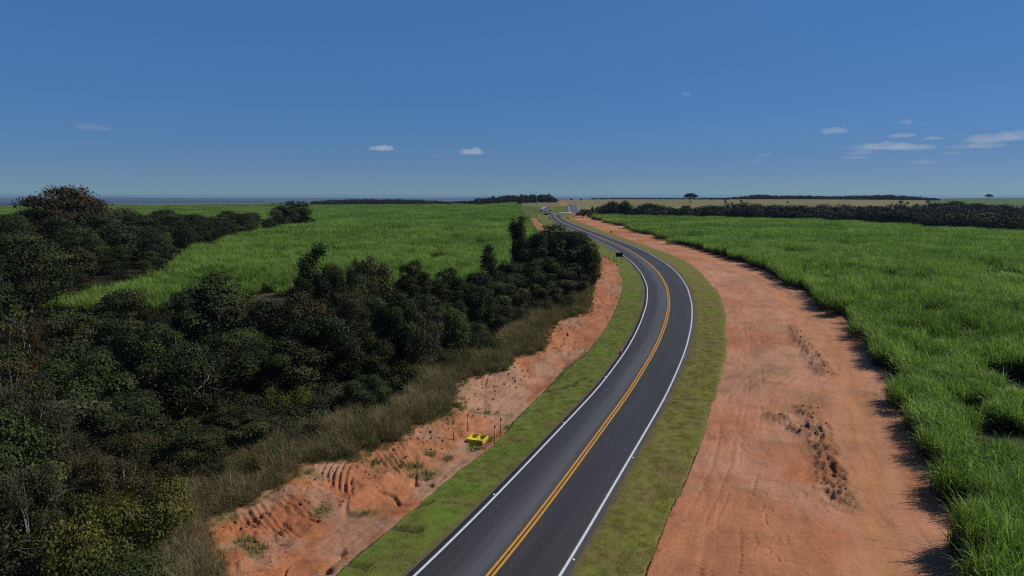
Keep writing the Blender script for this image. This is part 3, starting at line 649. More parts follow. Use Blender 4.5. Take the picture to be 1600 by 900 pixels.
# ------------------------------------------------------------------ sugar cane
def cane_mesh(seed, n, seg, half, width, L=(1.2, 1.9)):
    g = np.random.default_rng(seed)
    a = blades(n, seg, g, (half, half), (.15, 1.35), L, .42, (.6, 2.3), width)
    b = blades(n // 3 if seg == 4 else n // 9, max(2, seg - 1), g, (half, half), (0, .1), (1.5, 2.3), .12, (.05, .5), (width[0] * .9, width[1] * .9))
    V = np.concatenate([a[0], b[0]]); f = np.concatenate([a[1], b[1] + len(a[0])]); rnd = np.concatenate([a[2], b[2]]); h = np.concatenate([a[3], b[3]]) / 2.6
    return mesh_from('cane_clump', V, f, M['cane'], {'rnd': rnd, 'h': h})
def cane_field(name, poly, minus, label, seedbase, holes):
    near = source(name + '_near', [cane_mesh(seedbase + i, 110, 4, .62, (.045, .075)) for i in range(6)], 'cane_clump')
    mid = source(name + '_mid', [cane_mesh(seedbase + 20 + i, 330, 3, 1.35, (.05, .085)) for i in range(5)], 'cane_clump')
    far = source(name + '_far', [cane_mesh(seedbase + 40 + i, 1700, 2, 5.2, (.10, .17), (1.2, 1.9)) for i in range(5)], 'cane_clump')
    out = []
    for coll, step, d0, d1, nv in ((near, .92, 0, 95, 6), (mid, 1.95, 95, 230, 5), (far, 6.6, 230, 1000, 5)):
        if d0 == 0:
            P = np.asarray(poly); k = np.hypot(P[:, 0], P[:, 1]) < 400
            xx = np.arange(-140, 140, step); X, Y = np.meshgrid(xx, np.arange(5, 130, step)); x = X.ravel() + rng.uniform(-.42, .42, X.size) * step; y = Y.ravel() + rng.uniform(-.42, .42, X.size) * step
            q = inpoly(x, y, poly); x, y = x[q], y[q]
        else: x, y = jgrid(poly, step)
        D = np.hypot(x, y); k = (D >= d0) & (D < d1) & inview(x, y)
        if minus is not None: k &= ~inpoly(x, y, minus)
        de, _ = pdist(x, y, CEw); k &= de > (.5 + 2.1 * sstep(190, 70, D)) * sstep(.38, .75, fbm(x, y, 2.4, 3, 77))
        x, y, D, de = x[k], y[k], D[k], de[k]
        hn = fbm(x, y, 9, 3, seedbase + 3); big = fbm(x, y, 55, 2, seedbase + 5)
        gap = fbm(x, y * .8, 4.6, 3, seedbase + 9)
        keep = (gap < (holes - .04 * (d1 < 100) if d1 < 500 else .80)) | (de < 3.5); x, y, hn, big, gap = x[keep], y[keep], hn[keep], big[keep], gap[keep]
        sc = 1.28 + (hn - .5) * .75 + (big - .5) * .25 - sstep(holes - .11, holes - .02, gap) * .35 * (de[keep] > 3.5) + rng.uniform(-.10, .10, len(x))
        s3 = np.stack([.9 + .2 * rng.random(len(x)), .9 + .2 * rng.random(len(x)), sc], 1)
        if d1 < 100: s3[:, :2] *= 1.0
        out.append((coll, np.stack([x, y, Z(x, y) - .03], 1), s3, rng.integers(0, nv, len(x))))
    # one stuff object per density of planting
    allc = bpy.data.collections.new(name); n0 = 0; pts = []; sc = []; ix = []
    for coll, p, s3, i in out:
        src = list(coll.objects)
        for k, o in enumerate(src): o.name = 'cane_clump_%02d' % (n0 + k); allc.objects.link(o)
        pts.append(p); sc.append(s3); ix.append(i + n0); n0 += len(src)
    # Collection Info sorts by name, and each field has its own names
    order = sorted(range(n0), key=lambda k: allc.objects[k].name); rank = np.argsort(order)
    pts = np.concatenate(pts); return scatter(name, pts, rng.uniform(0, 6.28, len(pts)), np.concatenate(sc), rank[np.concatenate(ix)], allc, label, 'sugar cane')
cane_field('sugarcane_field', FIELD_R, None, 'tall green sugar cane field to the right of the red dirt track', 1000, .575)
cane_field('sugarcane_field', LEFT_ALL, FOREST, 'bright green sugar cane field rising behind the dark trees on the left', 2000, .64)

# ------------------------------------------------------------------ trees
def trunk_mesh(name, g, r, h, tips, rad, mat, twigs=0):
    mb = MB(); fork = h * g.uniform(.22, .34); bx, by = g.normal(0, .15, 2)
    mb.tube([(0, 0, -.5), (bx * .5, by * .5, fork * .5), (bx, by, fork), (bx * 1.5, by * 1.4, h * .62), (bx * 1.2, by, h * .86)], [rad * 1.3, rad, rad * .85, rad * .45, rad * .12], 7)
    for tp in tips:
        tp = np.asarray(tp); s = np.array([bx, by, fork * g.uniform(.8, 1.5)]); m = s * .45 + tp * .55 + g.normal(0, .25, 3); m[2] += .2
        mb.tube([s, m, tp], [rad * .5, rad * .3, rad * .07], 5)
        for _ in range(twigs):
            e = tp + g.normal(0, 1, 3) * r * .28; mb.tube([m * .4 + tp * .6, (tp + e) / 2 + g.normal(0, .1, 3), e], [rad * .14, rad * .09, rad * .03], 4)
    for i, v in enumerate(mb.V): mb.V[i] = (v[0] / r, v[1] / r, v[2] / h)
    return mb.mesh(name, mat, True)
def crown_parts(kind, g):
    """lobes (centre, radii) of a crown that is r wide and h tall in metres"""
    lob = []
    if kind == 'dome':
        r, h = 5.0, 10.0
        for _ in range(48):
            d = unit(g.normal(size=3)); q = g.uniform(.45, 1) ** .5
            c = np.array([d[0] * r * .70 * q, d[1] * r * .70 * q, h * .52 + d[2] * h * .37 * q]); s = g.uniform(.65, 1.45)
            if c[2] < 1.2: c[2] = g.uniform(1.0, 2.5)
            lob.append((c, np.array([s, s, s * .82])))
    elif kind == 'vine':
        r, h = 2.2, 12.0; ph = g.uniform(0, 6)
        for z in np.linspace(.8, h - .8, 20):
            w = .55 + .35 * math.sin(z * .9 + ph) + .5 * (1 - z / h); c = np.array([g.normal(0, .48) + .5 * math.sin(z * .35 + ph), g.normal(0, .48), z + g.normal(0, .3)]); s = g.uniform(.45, 1.15) * (.5 + w * .5)
            lob.append((c, np.array([s, s, s * 1.25])))
        lob.append((np.array([g.normal(0, .9), g.normal(0, .5), h - .5]), np.array([.5, .45, .55])))
    elif kind == 'layer':
        r, h = 5.6, 10.0
        for lev, (z, w, nn) in enumerate(((.93, .45, 6), (.80, .80, 11), (.64, .95, 13), (.46, .9, 11), (.28, .75, 8))):
            for _ in range(nn):
                a = g.uniform(0, 6.28); q = math.sqrt(g.uniform(.02, 1)) * w * r * .82; s = g.uniform(.9, 1.6)
                lob.append((np.array([q * math.cos(a), q * math.sin(a), h * (z + g.normal(0, .025)) - .10 * q]), np.array([s * 1.25, s * 1.25, s * .42])))
    elif kind == 'loose':
        r, h = 4.6, 9.0
        for _ in range(34):
            d = unit(g.normal(size=3)); q = g.uniform(.3, 1) ** .5
            c = np.array([d[0] * r * .78 * q, d[1] * r * .78 * q, h * .56 + d[2] * h * .38 * q]); s = g.uniform(.5, 1.05)
            if c[2] < .6: c[2] = g.uniform(.6, 2)
            lob.append((c, np.array([s, s, s * .8])))
    elif kind == 'shrub':
        r, h = 2.6, 3.4
        for _ in range(20):
            a = g.uniform(0, 6.28); q = math.sqrt(g.random()) * r * .72; s = g.uniform(.5, .95)
            lob.append((np.array([q * math.cos(a), q * math.sin(a), g.uniform(.3, 1) * h * (.85 - .35 * (q / r) ** 2)]), np.array([s, s, s * .8])))
    elif kind == 'parasol':
        r, h = 8.0, 9.6
        for _ in range(46):
            a = g.uniform(0, 6.28); q = math.sqrt(g.random()) * r * .86; s = g.uniform(1.0, 1.9)
            lob.append((np.array([q * math.cos(a), q * math.sin(a), h * (.84 - .30 * (q / r) ** 2.2) + g.normal(0, .3)]), np.array([s, s, s * .6])))
    return r, h, lob
def crown_mesh(kind, seed, sprays, per, leaf, spray_r=.34, trunkmat='bark', twigs=0, rad=.22):
    g = np.random.default_rng(seed); r, h, lob = crown_parts(kind, g); C = []; Nn = []; W_ = []
    ctr = np.array([0, 0, h * .45]); vol = np.array([s[0] * s[0] for _, s in lob]); cnt = np.maximum(3, (sprays * vol / vol.sum())).astype(int)
    for (c, s), k in zip(lob, cnt):
        d = unit(g.normal(size=(k, 3)) + unit(c - ctr) * .45 + np.array([0, 0, .25])); p = c + d * s * g.uniform(.8, 1.1, (k, 1))
        C.append(p); Nn.append(d); W_.append(np.full(k, g.uniform(0, 1)))
    C = np.concatenate(C); Nn = np.concatenate(Nn); W_ = np.concatenate(W_)
    P = np.repeat(C, per, 0) + g.normal(size=(len(C) * per, 3)) * spray_r * np.array([1, 1, .6 if kind != 'vine' else 1.1])
    Q = unit(np.repeat(Nn, per, 0) * 1.25 + g.normal(size=(len(P), 3)) * .5 + np.array([0, 0, .2]))
    rnd = np.clip(np.repeat(W_ * .5 + g.uniform(0, .3, len(C)), per) + g.uniform(0, .35, len(P)), 0, 1)
    P[:, 2] = np.maximum(P[:, 2], .1)
    V, f = leaf_quads(P, Q, leaf, leaf * .62, g); V = V / np.array([r, r, h])
    tips = [lob[i][0] for i in g.permutation(len(lob))[:9]]
    tr = trunk_mesh('trunk', g, r, h, tips, rad, M[trunkmat], twigs)
    return V, f, np.repeat(rnd, 4), tr
class Kind:
    def __init__(s, kind, seeds, leafmats, **kw):
        s.var = []
        for sd in seeds:
            V, f, rnd, tr = crown_mesh(kind, sd, **kw)
            s.var.append((mesh_from('crown', V, f, M[leafmats[0]], {'rnd': rnd}), tr))
NEAR = {
    'dome': Kind('dome', (1, 2, 3, 4), ('dark_leaf', 'green_leaf', 'olive_leaf', 'grey_leaf', 'lime_leaf'), sprays=2300, per=11, leaf=.26, spray_r=.26),
    'vine': Kind('vine', (11, 12), ('dark_leaf', 'green_leaf'), sprays=1000, per=12, leaf=.25, spray_r=.30),
    'loose': Kind('loose', (21, 22, 23), ('dark_leaf', 'green_leaf', 'olive_leaf', 'grey_leaf', 'rust_leaf', 'lime_leaf'), sprays=1150, per=9, leaf=.24, spray_r=.32, twigs=9, rad=.15, trunkmat='pale_bark'),
    'shrub': Kind('shrub', (31, 32, 33), ('dark_leaf', 'green_leaf', 'olive_leaf', 'grey_leaf', 'lime_leaf'), sprays=520, per=10, leaf=.17, spray_r=.22, rad=.06),
}
NEAR['fine'] = Kind('loose', (25, 26), ('olive_leaf', 'grey_leaf', 'green_leaf'), sprays=2400, per=14, leaf=.15, spray_r=.30, twigs=9, rad=.15, trunkmat='pale_bark')
MIDK = {
    'layer': Kind('layer', (41, 42, 43), ('dark_leaf', 'far_leaf', 'rust_leaf', 'green_leaf', 'olive_leaf'), sprays=900, per=8, leaf=.36, spray_r=.42),
    'round': Kind('dome', (51, 52, 53), ('dark_leaf', 'far_leaf', 'green_leaf', 'grey_leaf', 'olive_leaf'), sprays=650, per=8, leaf=.42, spray_r=.45),
}
FARK = {
    'round': Kind('dome', (61, 62, 63, 64), ('far_leaf', 'dark_leaf', 'green_leaf', 'olive_leaf'), sprays=330, per=5, leaf=.75, spray_r=.6),
    'layer': Kind('layer', (71, 72), ('far_leaf', 'dark_leaf'), sprays=330, per=5, leaf=.75, spray_r=.6),
    'parasol': Kind('parasol', (81,), ('far_leaf', 'dark_leaf'), sprays=900, per=9, leaf=.6, spray_r=.55, rad=.42),
}
def plant(name, K, leafm, x, y, r, h, label, cat='tree', group=None, rz=None, z=None, lean=0):
    d, tr = K.var[rng.integers(len(K.var))]
    z = float(Z(x, y)[0]) if z is None else z
    e = empty(name, (x, y, z - .05), rng.uniform(0, 6.28) if rz is None else rz); e.scale = (r, r, h); e.rotation_euler[0] = lean
    obj('trunk', tr, e); c = obj('crown', d, e); c.material_slots[0].link = 'OBJECT'; c.material_slots[0].material = M[leafm]
    return tag(e, label, cat, group)
def top_at(px, py, D):
    d = ray(px, py); t = D / math.hypot(d[0], d[1]); return d[0] * t, d[1] * t, CAM_H + d[2] * t
def treepx(name, K, leafm, px, py, D, wpx, label, group=None, cat='tree', **kw):
    x, y, zt = top_at(px, py, D); z = float(Z(x, y)[0]); return plant(name, K, leafm, x, y, wpx / 2 * D / F * (1.06 if cat == 'bush' or K is nv_ else 1.2), max(1.0, (zt - z) * 1.03), label, cat, group, **kw)

GR = 'trees in the dark grove beside the road'
nd, nv_, nl, ns, nf_ = NEAR['dome'], NEAR['vine'], NEAR['loose'], NEAR['shrub'], NEAR['fine']
KEY = [
    (nd, 'dark_leaf', 872, 354, 122, 116, 'large dark dome shaped tree nearest the bend in the road'),
    (nd, 'dark_leaf', 748, 424, 101, 58, 'dark tree shouldering the left of the leaning vine column'),
    (nd, 'dark_leaf', 794, 404, 109, 58, 'dark tree between the leaning vine column and the thin snag'),
    (nd, 'dark_leaf', 888, 359, 120.5, 84, 'dark crown between the large dome and the tree leaning to the road'),
    (nd, 'dark_leaf', 884, 404, 116.5, 78, 'low dark foliage at the foot of the tree leaning to the road'),
    (nd, 'dark_leaf', 868, 418, 113, 84, 'lowest dark foliage in front of the large dome shaped tree'),
    (nd, 'dark_leaf', 850, 400, 112, 90, 'dark skirt of foliage under the front of the large dome shaped tree'),
    (nd, 'green_leaf', 908, 368, 119, 66, 'dense tree leaning towards the road at the right end of the grove'),
    (nd, 'dark_leaf', 838, 360, 120, 70, 'dark tree pressed against the left of the large dome shaped tree'),
    (nv_, 'dark_leaf', 810, 343, 124, 36, 'tall thin vine covered snag rising beside the large dome shaped tree'),
    (nv_, 'dark_leaf', 766, 389, 104, 48, 'leaning vine covered column standing clear against the cane'),
    (nd, 'dark_leaf', 806, 428, 106, 78, 'low dark tree filling the gap below the thin vine snag'),
    (nd, 'dark_leaf', 770, 440, 98, 66, 'dark tree at the foot of the leaning vine column'),
    (nd, 'dark_leaf', 700, 417, 92, 76, 'dark round topped tree left of the leaning vine column'),
    (nv_, 'green_leaf', 742, 446, 88, 40, 'green vine draped column in front of the dark round topped tree'),
    (nd, 'dark_leaf', 646, 405, 90, 74, 'dark tree with its round top set into the bright cane behind'),
    (nl, 'olive_leaf', 576, 392, 86, 78, 'brownish open topped tree against the bright cane'),
    (nl, 'olive_leaf', 556, 396, 88, 36, 'narrow brown tree beside the brownish open topped tree'),
    (nv_, 'dark_leaf', 484, 391, 82, 58, 'dark vine clad snag with a pointed top at the cane edge'),
    (nd, 'dark_leaf', 515, 412, 80, 64, 'dark tree right of the pointed vine clad snag'),
    (nd, 'dark_leaf', 470, 428, 79, 60, 'dark tree below the pointed vine clad snag'),
    (nd, 'green_leaf', 566, 432, 77, 72, 'green tree with vines in front of the brownish open topped tree'),
    (nf_, 'olive_leaf', 540, 452, 70, 100, 'brown olive tree with a pale straight trunk in mid grove'),
    (nl, 'olive_leaf', 462, 446, 72, 92, 'rusty olive crown left of the pale straight trunk'),
    (nd, 'green_leaf', 618, 458, 71, 76, 'leafy green tree in the middle row of the grove'),
    (nl, 'grey_leaf', 655, 462, 72, 80, 'grey tangle of bare vines and twigs in mid grove'),
    (nd, 'green_leaf', 700, 470, 78, 66, 'green crown behind the tall dry grass in mid grove'),
    (nd, 'dark_leaf', 345, 430, 78, 150, 'broad black green tree with a flat dome top'),
    (nd, 'dark_leaf', 410, 462, 74, 92, 'dark tree right of the broad flat domed tree'),
    (nd, 'dark_leaf', 275, 462, 74, 80, 'dark tree left of the broad flat domed tree'),
    (nd, 'dark_leaf', 187, 451, 84, 86, 'dark pointed tree standing before the cane gap on the left'),
    (nd, 'dark_leaf', 120, 486, 80, 96, 'dark low tree left of the pointed tree'),
    (nl, 'grey_leaf', 45, 476, 78, 100, 'grey bare branched tree beside the cane gap'),
    (nl, 'rust_leaf', 30, 500, 70, 60, 'small rusty leaved tree under the grey bare branched tree'),
    (nd, 'green_leaf', 235, 505, 66, 100, 'green crown in front of the pointed tree'),
    (nd, 'dark_leaf', 340, 520, 63, 110, 'dark tree before the broad flat domed tree'),
    (nd, 'green_leaf', 130, 545, 58, 120, 'mid green tree in the lower left of the grove'),
    (nd, 'dark_leaf', 440, 530, 64, 110, 'dark tree in the shade left of the pale straight trunk'),
    (nd, 'dark_leaf', 560, 515, 68, 96, 'dark understorey tree behind the dry grass'),
    (nf_, 'grey_leaf', 28, 582, 47, 120, 'grey green tree at the left edge of the picture'),
    (nf_, 'grey_leaf', 95, 640, 45, 90, 'grey twiggy tree right of the grey green tree'),
    (nf_, 'olive_leaf', 190, 680, 44, 124, 'olive brown tree with yellowing leaves at lower left'),
    (nf_, 'olive_leaf', 105, 705, 40, 110, 'mottled olive tree in the lower left corner row'),
    (nf_, 'grey_leaf', 30, 720, 37, 100, 'grey olive tree low at the left edge'),
    (ns, 'lime_leaf', 440, 595, 60, 76, 'yellow green bush glowing among the dark trees'),
    (ns, 'lime_leaf', 225, 752, 40, 120, 'bush with yellow leaves beside the dry grass'),
    (ns, 'lime_leaf', 105, 772, 37, 140, 'bush with orange yellow leaves at lower left'),
    (ns, 'green_leaf', 690, 545, 78, 60, 'fresh green bush behind the tall dry grass'),
    (ns, 'green_leaf', 745, 540, 82, 60, 'vine covered bush at the back of the dry grass'),
    (ns, 'green_leaf', 812, 520, 98, 50, 'green bush at the foot of the dark trees by the bend'),
    (ns, 'green_leaf', 640, 590, 70, 60, 'leafy bush in front of the grey vine tangle'),
    (ns, 'grey_leaf', 560, 610, 64, 70, 'grey green bush at the back of the brown grass'),
]
placed = []
TONE = {'dark_leaf': 'dark green', 'green_leaf': 'mid green', 'olive_leaf': 'olive brown', 'grey_leaf': 'grey green', 'lime_leaf': 'yellow green', 'far_leaf': 'dull green', 'rust_leaf': 'rusty'}
def near_label(x, y, lm, what):
    i = min(range(len(placed)), key=lambda q: (placed[q][0] - x) ** 2 + (placed[q][1] - y) ** 2); ref = KEY[i][6]
    where = 'in front of' if y < placed[i][1] - 2 else 'behind' if y > placed[i][1] + 2 else 'beside'
    return ' '.join(('%s %s %s the %s' % (TONE[lm], what, where, ref)).split()[:16])
for K, lm, px, py, D, w, lab in KEY:
    shr = K is ns
    e = treepx('grove_bush' if shr else ('vine_snag' if K is nv_ else 'grove_tree'), K, lm, px, py, D, w, lab, None if shr else GR, 'bush' if shr else 'tree')
    placed.append((e.location.x, e.location.y))
# fill the grove: no crown may rise over the photo's skyline
SKX = [0, 60, 120, 150, 187, 225, 245, 300, 340, 400, 430, 450, 460, 480, 500, 545, 575, 605, 645, 665, 700, 740, 752, 767, 782, 800, 810, 820, 835, 870, 900, 920, 940, 960]
SKY_ = [505, 505, 480, 470, 455, 480, 475, 445, 435, 450, 475, 460, 420, 400, 415, 405, 400, 415, 410, 420, 423, 430, 420, 410, 420, 410, 390, 380, 360, 350, 358, 375, 410, 460]
gx, gy = jgrid(GROVE, 4.7, .42); k = inview(gx, gy, .80) & (np.hypot(gx, gy) > 34); gx, gy = gx[k], gy[k]
dgx, _ = pdist(gx, gy, DGw); PP = np.array(placed)
for x, y, d in zip(gx, gy, dgx):
    if np.min(np.hypot(PP[:, 0] - x, PP[:, 1] - y)) < 2.5: continue
    D = math.hypot(x, y); px = 800 + F * x / (y * _cp); lim = np.interp(px, SKX, SKY_) + rng.uniform(14, 60)
    h = CAM_H - (lim - HY) / F * y - float(Z(x, y)[0]); h = min(h, rng.uniform(5.5, 9.5))
    if d < 3.2: continue
    if d < 9: h = min(h, 1.2 + d * .6)
    if h < 1.4: continue
    if h < 3.6:
        lm = rng.choice(['green_leaf', 'dark_leaf', 'olive_leaf', 'grey_leaf'], p=[.35, .25, .2, .2])
        plant('grove_bush', ns, lm, x, y, rng.uniform(1.7, 2.7), h, near_label(x, y, str(lm), 'bush'), 'bush', 'bushes under the grove trees')
    else:
        K = nl if rng.random() < .3 else nd
        lm = rng.choice(['dark_leaf', 'green_leaf', 'olive_leaf', 'grey_leaf'], p=[.62, .2, .1, .08])
        plant('grove_tree', K, lm, x, y, min(4.6, h * .55 + .6) * rng.uniform(.8, 1.05), h, near_label(x, y, str(lm), 'tree'), 'tree', GR)
    PP = np.concatenate([PP, [[x, y]]])
gx, gy = jgrid(GROVE, 3.6, .42); k = inview(gx, gy, .80) & (np.hypot(gx, gy) > 33); gx, gy = gx[k], gy[k]; dgx, _ = pdist(gx, gy, DGw)
for x, y, d in zip(gx, gy, dgx):
    if d > 20 or d < (3.8 if y < 105 else 2.4): continue
    px = 800 + F * x / (y * _cp); lim = np.interp(px, SKX, SKY_) + 30; h = min(CAM_H - (lim - HY) / F * y - float(Z(x, y)[0]), (1.3 + d * .22) * rng.uniform(.8, 1.25))
    if h < 1: continue
    lm = rng.choice(['green_leaf', 'dark_leaf', 'olive_leaf', 'grey_leaf'], p=[.32, .36, .16, .16])
    plant('grove_bush', ns, lm, x, y, rng.uniform(1.9, 2.9), h, near_label(x, y, str(lm), 'low bush'), 'bush', 'bushes under the grove trees')

# the wood on the left, beyond the grove
ml, mr = MIDK['layer'], MIDK['round']
GF = 'trees of the wood on the far left'
WOOD = [(ml, 'rust_leaf', 95, 296, 205, 96, 'tallest rusty tree rising above the left wood'), (ml, 'rust_leaf', 128, 308, 205, 70, 'rust brown tree leaning out right of the tallest one'), (ml, 'rust_leaf', 62, 314, 200, 70, 'brown green tree left of the tallest rusty tree'),
        (mr, 'dark_leaf', 462, 311, 325, 40, 'dark tree with a peaked top at the tip of the left wood'), (mr, 'dark_leaf', 440, 320, 320, 46, 'dark tree behind the peaked tree at the wood tip'), (mr, 'dark_leaf', 482, 338, 330, 22, 'last low bush at the tip of the left wood'),
        (mr, 'grey_leaf', 190, 322, 280, 50, 'grey green tree on the skyline right of the rusty trees')]
pts = []
for K, lm, px, py, D, w, lab in WOOD: e = treepx('wood_tree', K, lm, px, py, D, w, lab, GF); pts.append((e.location.x, e.location.y))
WX = [0, 30, 60, 160, 230, 330, 400, 430, 470, 495]; WY = [331, 328, 325, 325, 327, 328, 331, 328, 329, 350]
fx, fy = jgrid(FOREST, 8.3, .42); k = inview(fx, fy, .79); fx, fy = fx[k], fy[k]; PP = np.array(pts)
dF, _ = pdist(fx, fy, FORw); o_ = np.argsort(np.hypot(fx, fy))
for i in o_[:215]:
    x, y = fx[i], fy[i]
    if np.min(np.hypot(PP[:, 0] - x, PP[:, 1] - y)) < 4: continue
    D = math.hypot(x, y); px = 800 + F * x / (y * _cp); lim = np.interp(px, WX, WY) + abs(rng.normal(0, 8))
    h = CAM_H - (lim - HY) / F * y - float(T(x, y)); h = min(h, rng.uniform(8, 12.5)); 
    if dF[i] < 9: h = min(h, 2.2 + dF[i] * .8)
    if h < 2: continue
    K = ml if rng.random() < .6 else mr; lm = rng.choice(['dark_leaf', 'far_leaf', 'olive_leaf', 'green_leaf'], p=[.45, .3, .13, .12])
    plant('wood_tree', K, lm, x, y, min(6.2, h * .5 + .8) * rng.uniform(.75, 1.1), h, '%s %s tree in the left wood, %s' % (TONE[str(lm)], 'layered' if K is ml else 'rounded', 'near its edge by the cane' if dF[i] < 12 else 'left of and below the rusty trees' if px < 60 else 'below the tall rusty trees' if px < 160 else 'between the rusty trees and the cane corner' if px < 300 else 'towards its pointed tip'), 'tree', GF)

# ------------------------------------------------------------------ trees beyond the right cane field, at the junction and on the hill
fr, fl, fp = FARK['round'], FARK['layer'], FARK['parasol']
GB = 'trees in the belt behind the right cane field'
BX = [925, 945, 957, 966, 976, 990, 1015, 1030, 1075, 1100, 1160, 1225, 1300, 1370, 1430, 1480, 1520, 1600, 1700]
BY = [325, 317, 313, 320, 312, 322, 317, 321, 320, 319, 317, 318, 319, 319, 320, 313, 315, 319, 322]
cnt = 0
for px in np.arange(930, 1612, 7.5):
    rows = 1 if px < 1010 else (2 if px < 1250 else 3 if px < 1420 else 5)
    for q in range(rows):
        pxx = px + rng.uniform(-3.5, 3.5); az = math.degrees(math.atan((pxx - 800) / F / 1.0))
        Db = np.interp(pxx, [920, 1000, 1200, 1400, 1600], [448, 452, 440, 402, 362]) + q * (26 if px < 1420 else 60) + rng.uniform(0, 12)
        x = Db * math.sin(R(az)); y = Db * math.cos(R(az)); zt = T(x, y); ytop = np.interp(pxx, BX, BY)
        frac = (q + 1) / rows; lim = ytop + (1 - frac) * (14 if px < 1420 else 26) + rng.uniform(-4, 2)
        h = CAM_H - (lim - HY) / F * y - float(zt)
        if h < 2.5: h = rng.uniform(3, 5)
        h = min(h, 15); h = h * rng.uniform(.82, 1.08); r = np.clip(h * .5, 2.2, 5.5) * rng.uniform(.7, 1.5)
        lm = str(rng.choice(['far_leaf', 'dark_leaf', 'green_leaf', 'olive_leaf'], p=[.5, .28, .14, .08]))
        plant('belt_tree', fr, lm, x, y, r, h, '%s tree in the belt behind the right cane, %s, %s' % (TONE[lm], 'front row' if q == 0 else 'back row', 'at its left end' if pxx < 1010 else 'below the umbrella tree' if pxx < 1110 else 'below the dry pasture' if pxx < 1250 else 'left of its widening' if pxx < 1420 else 'near the right edge'), 'tree', GB, z=float(zt) - .3); cnt += 1
for px, py, D, w, lab in ((957, 312, 446, 19, 'tall rounded tree near the left end of the belt'), (976, 311, 450, 17, 'tall slim tree beside the rounded one near the left end of the belt')):
    x, y, zt = top_at(px, py, D); z = float(T(x, y)); plant('belt_tree', fr, 'dark_leaf', x, y, w / 2 * D / F, zt - z, lab, 'tree', GB, z=z)
for px, py, D, w, lab in ((911, 325, 438, 15, 'dark bush beside the red vehicle at the junction'), (920, 326, 440, 14, 'dark bush right of the junction at the corner of the cane'), (926, 321, 442, 7, 'thin pointed bush above the corner of the cane')):
    x, y, zt = top_at(px, py, D); z = float(T(x, y)); plant('junction_bush', fr, 'dark_leaf', x, y, w / 2 * D / F, zt - z, lab, 'bush', None, z=z)
x, y, zt = top_at(1079, 302, 900); z = float(T(x, y)); plant('parasol_tree', fp, 'far_leaf', x, y, 21.5 / 2 * 900 / F, zt - z, 'lone umbrella shaped tree standing in the dry pasture', 'tree', None, z=z)
x, y, zt = top_at(1546, 303.5, 1500); z = float(T(x, y)); plant('parasol_tree', fp, 'far_leaf', x, y, 9.5 / 2 * 1500 / F, zt - z, 'small lone umbrella tree on the far right skyline', 'tree', None, z=z)
for px, py, D, w, lab in ((892.5, 311, 1000, 5, 'small round tree alone on the skyline right of the junction'), (908, 311.8, 1000, 5, 'second small tree on the skyline right of the junction')):
    x, y, zt = top_at(px, py, D); z = float(T(x, y)); plant('skyline_tree', fr, 'far_leaf', x, y, w / 2 * D / F, max(3, zt - z), lab, 'tree', None, z=z)
for px, py, w in ((1112, 312, 4), (1133, 313, 5), (1133.5, 317, 5), (1143, 318.2, 4), (1158, 315, 5), (1231, 317, 4), (1408, 317, 8), (1418, 318, 5), (1450, 316, 6)):
    g0 = G(px, py + 1.5); h = 2.0 + w * .3; z = float(T(*g0)); plant('pasture_bush', fr, 'far_leaf', g0[0], g0[1], w / 2 * math.hypot(*g0) / F, h, 'small dark bush dotted about the dry pasture', 'bush', 'bushes in the pasture', z=z)
HX = [738, 750, 765, 780, 795, 812, 830, 842, 856, 862, 868]; HYY = [313, 309, 305.5, 305, 303, 303, 302, 303.5, 301.5, 305, 312]
for px in np.arange(738, 868, 3.3):
    for q in range(2):
        D = 790 + 34 * q + rng.uniform(-10, 10); pxx = px + rng.uniform(-1.5, 1.5); ty = np.interp(pxx, HX, HYY) + (1 - q) * 4 + rng.uniform(-1.0, 2.6)
        x, y, zt = top_at(pxx, ty, D); z = float(T(x, y)); h = max(5, zt - z)
        plant('hill_tree', fr if rng.random() < .7 else fl, rng.choice(['far_leaf', 'dark_leaf']), x, y, np.clip(h * .46, 4, 9) * rng.uniform(.8, 1.3), h * rng.uniform(.8, 1.05), 'dark tree in the wood on the hill left of the junction', 'tree', 'trees on the hill left of the junction', z=z)
# far woods that read as one mass
def far_woods(name, spans, label):
    srcs = [fr.var[i][0] for i in range(4)]; c = source(name, srcs, 'wood_crown'); P = []; Sx = []
    for x0, x1, D, ytops, rows, sp in spans:
        n = int((x1 - x0) / sp)
        for q in range(rows):
            for px in np.linspace(x0, x1, n) + rng.uniform(-sp, sp, n) * .5:
                d = D * (1 + .02 * q + rng.uniform(-.008, .008)); ty = np.interp(px, [a for a, _ in ytops], [b for _, b in ytops]) + (rows - 1 - q) * .8 + rng.uniform(-.8, 1.4)
                x, y, zt = top_at(px, ty, d); z = float(T(x, y)); h = zt - z
                if h < 3: h = 3
                P.append((x, y, z - .3)); r = min(9, max(3.5, h * .45)); Sx.append((r, r, h))
    P = np.array(P); return scatter(name, P, rng.uniform(0, 6.28, len(P)), np.array(Sx), rng.integers(0, 4, len(P)), c, label, 'woodland')
far_woods('far_woods', [(1100, 1180, 1350, [(1100, 310), (1140, 308), (1180, 306)], 2, 2.6), (1140, 1465, 1300, [(1140, 309), (1165, 305.5), (1188, 302.5), (1215, 305), (1260, 304.5), (1300, 306), (1340, 305), (1390, 303.5), (1430, 306.5), (1465, 309)], 4, 2.8)], 'long dark wood along the skyline above the dry pasture')
far_woods('far_woods', [(488, 690, 1500, [(488, 313.5), (520, 311), (580, 310), (640, 310.5), (690, 313)], 3, 2.6), (690, 745, 1100, [(690, 314), (745, 312)], 2, 2.8)], 'low dark wood on the skyline beyond the left cane field')
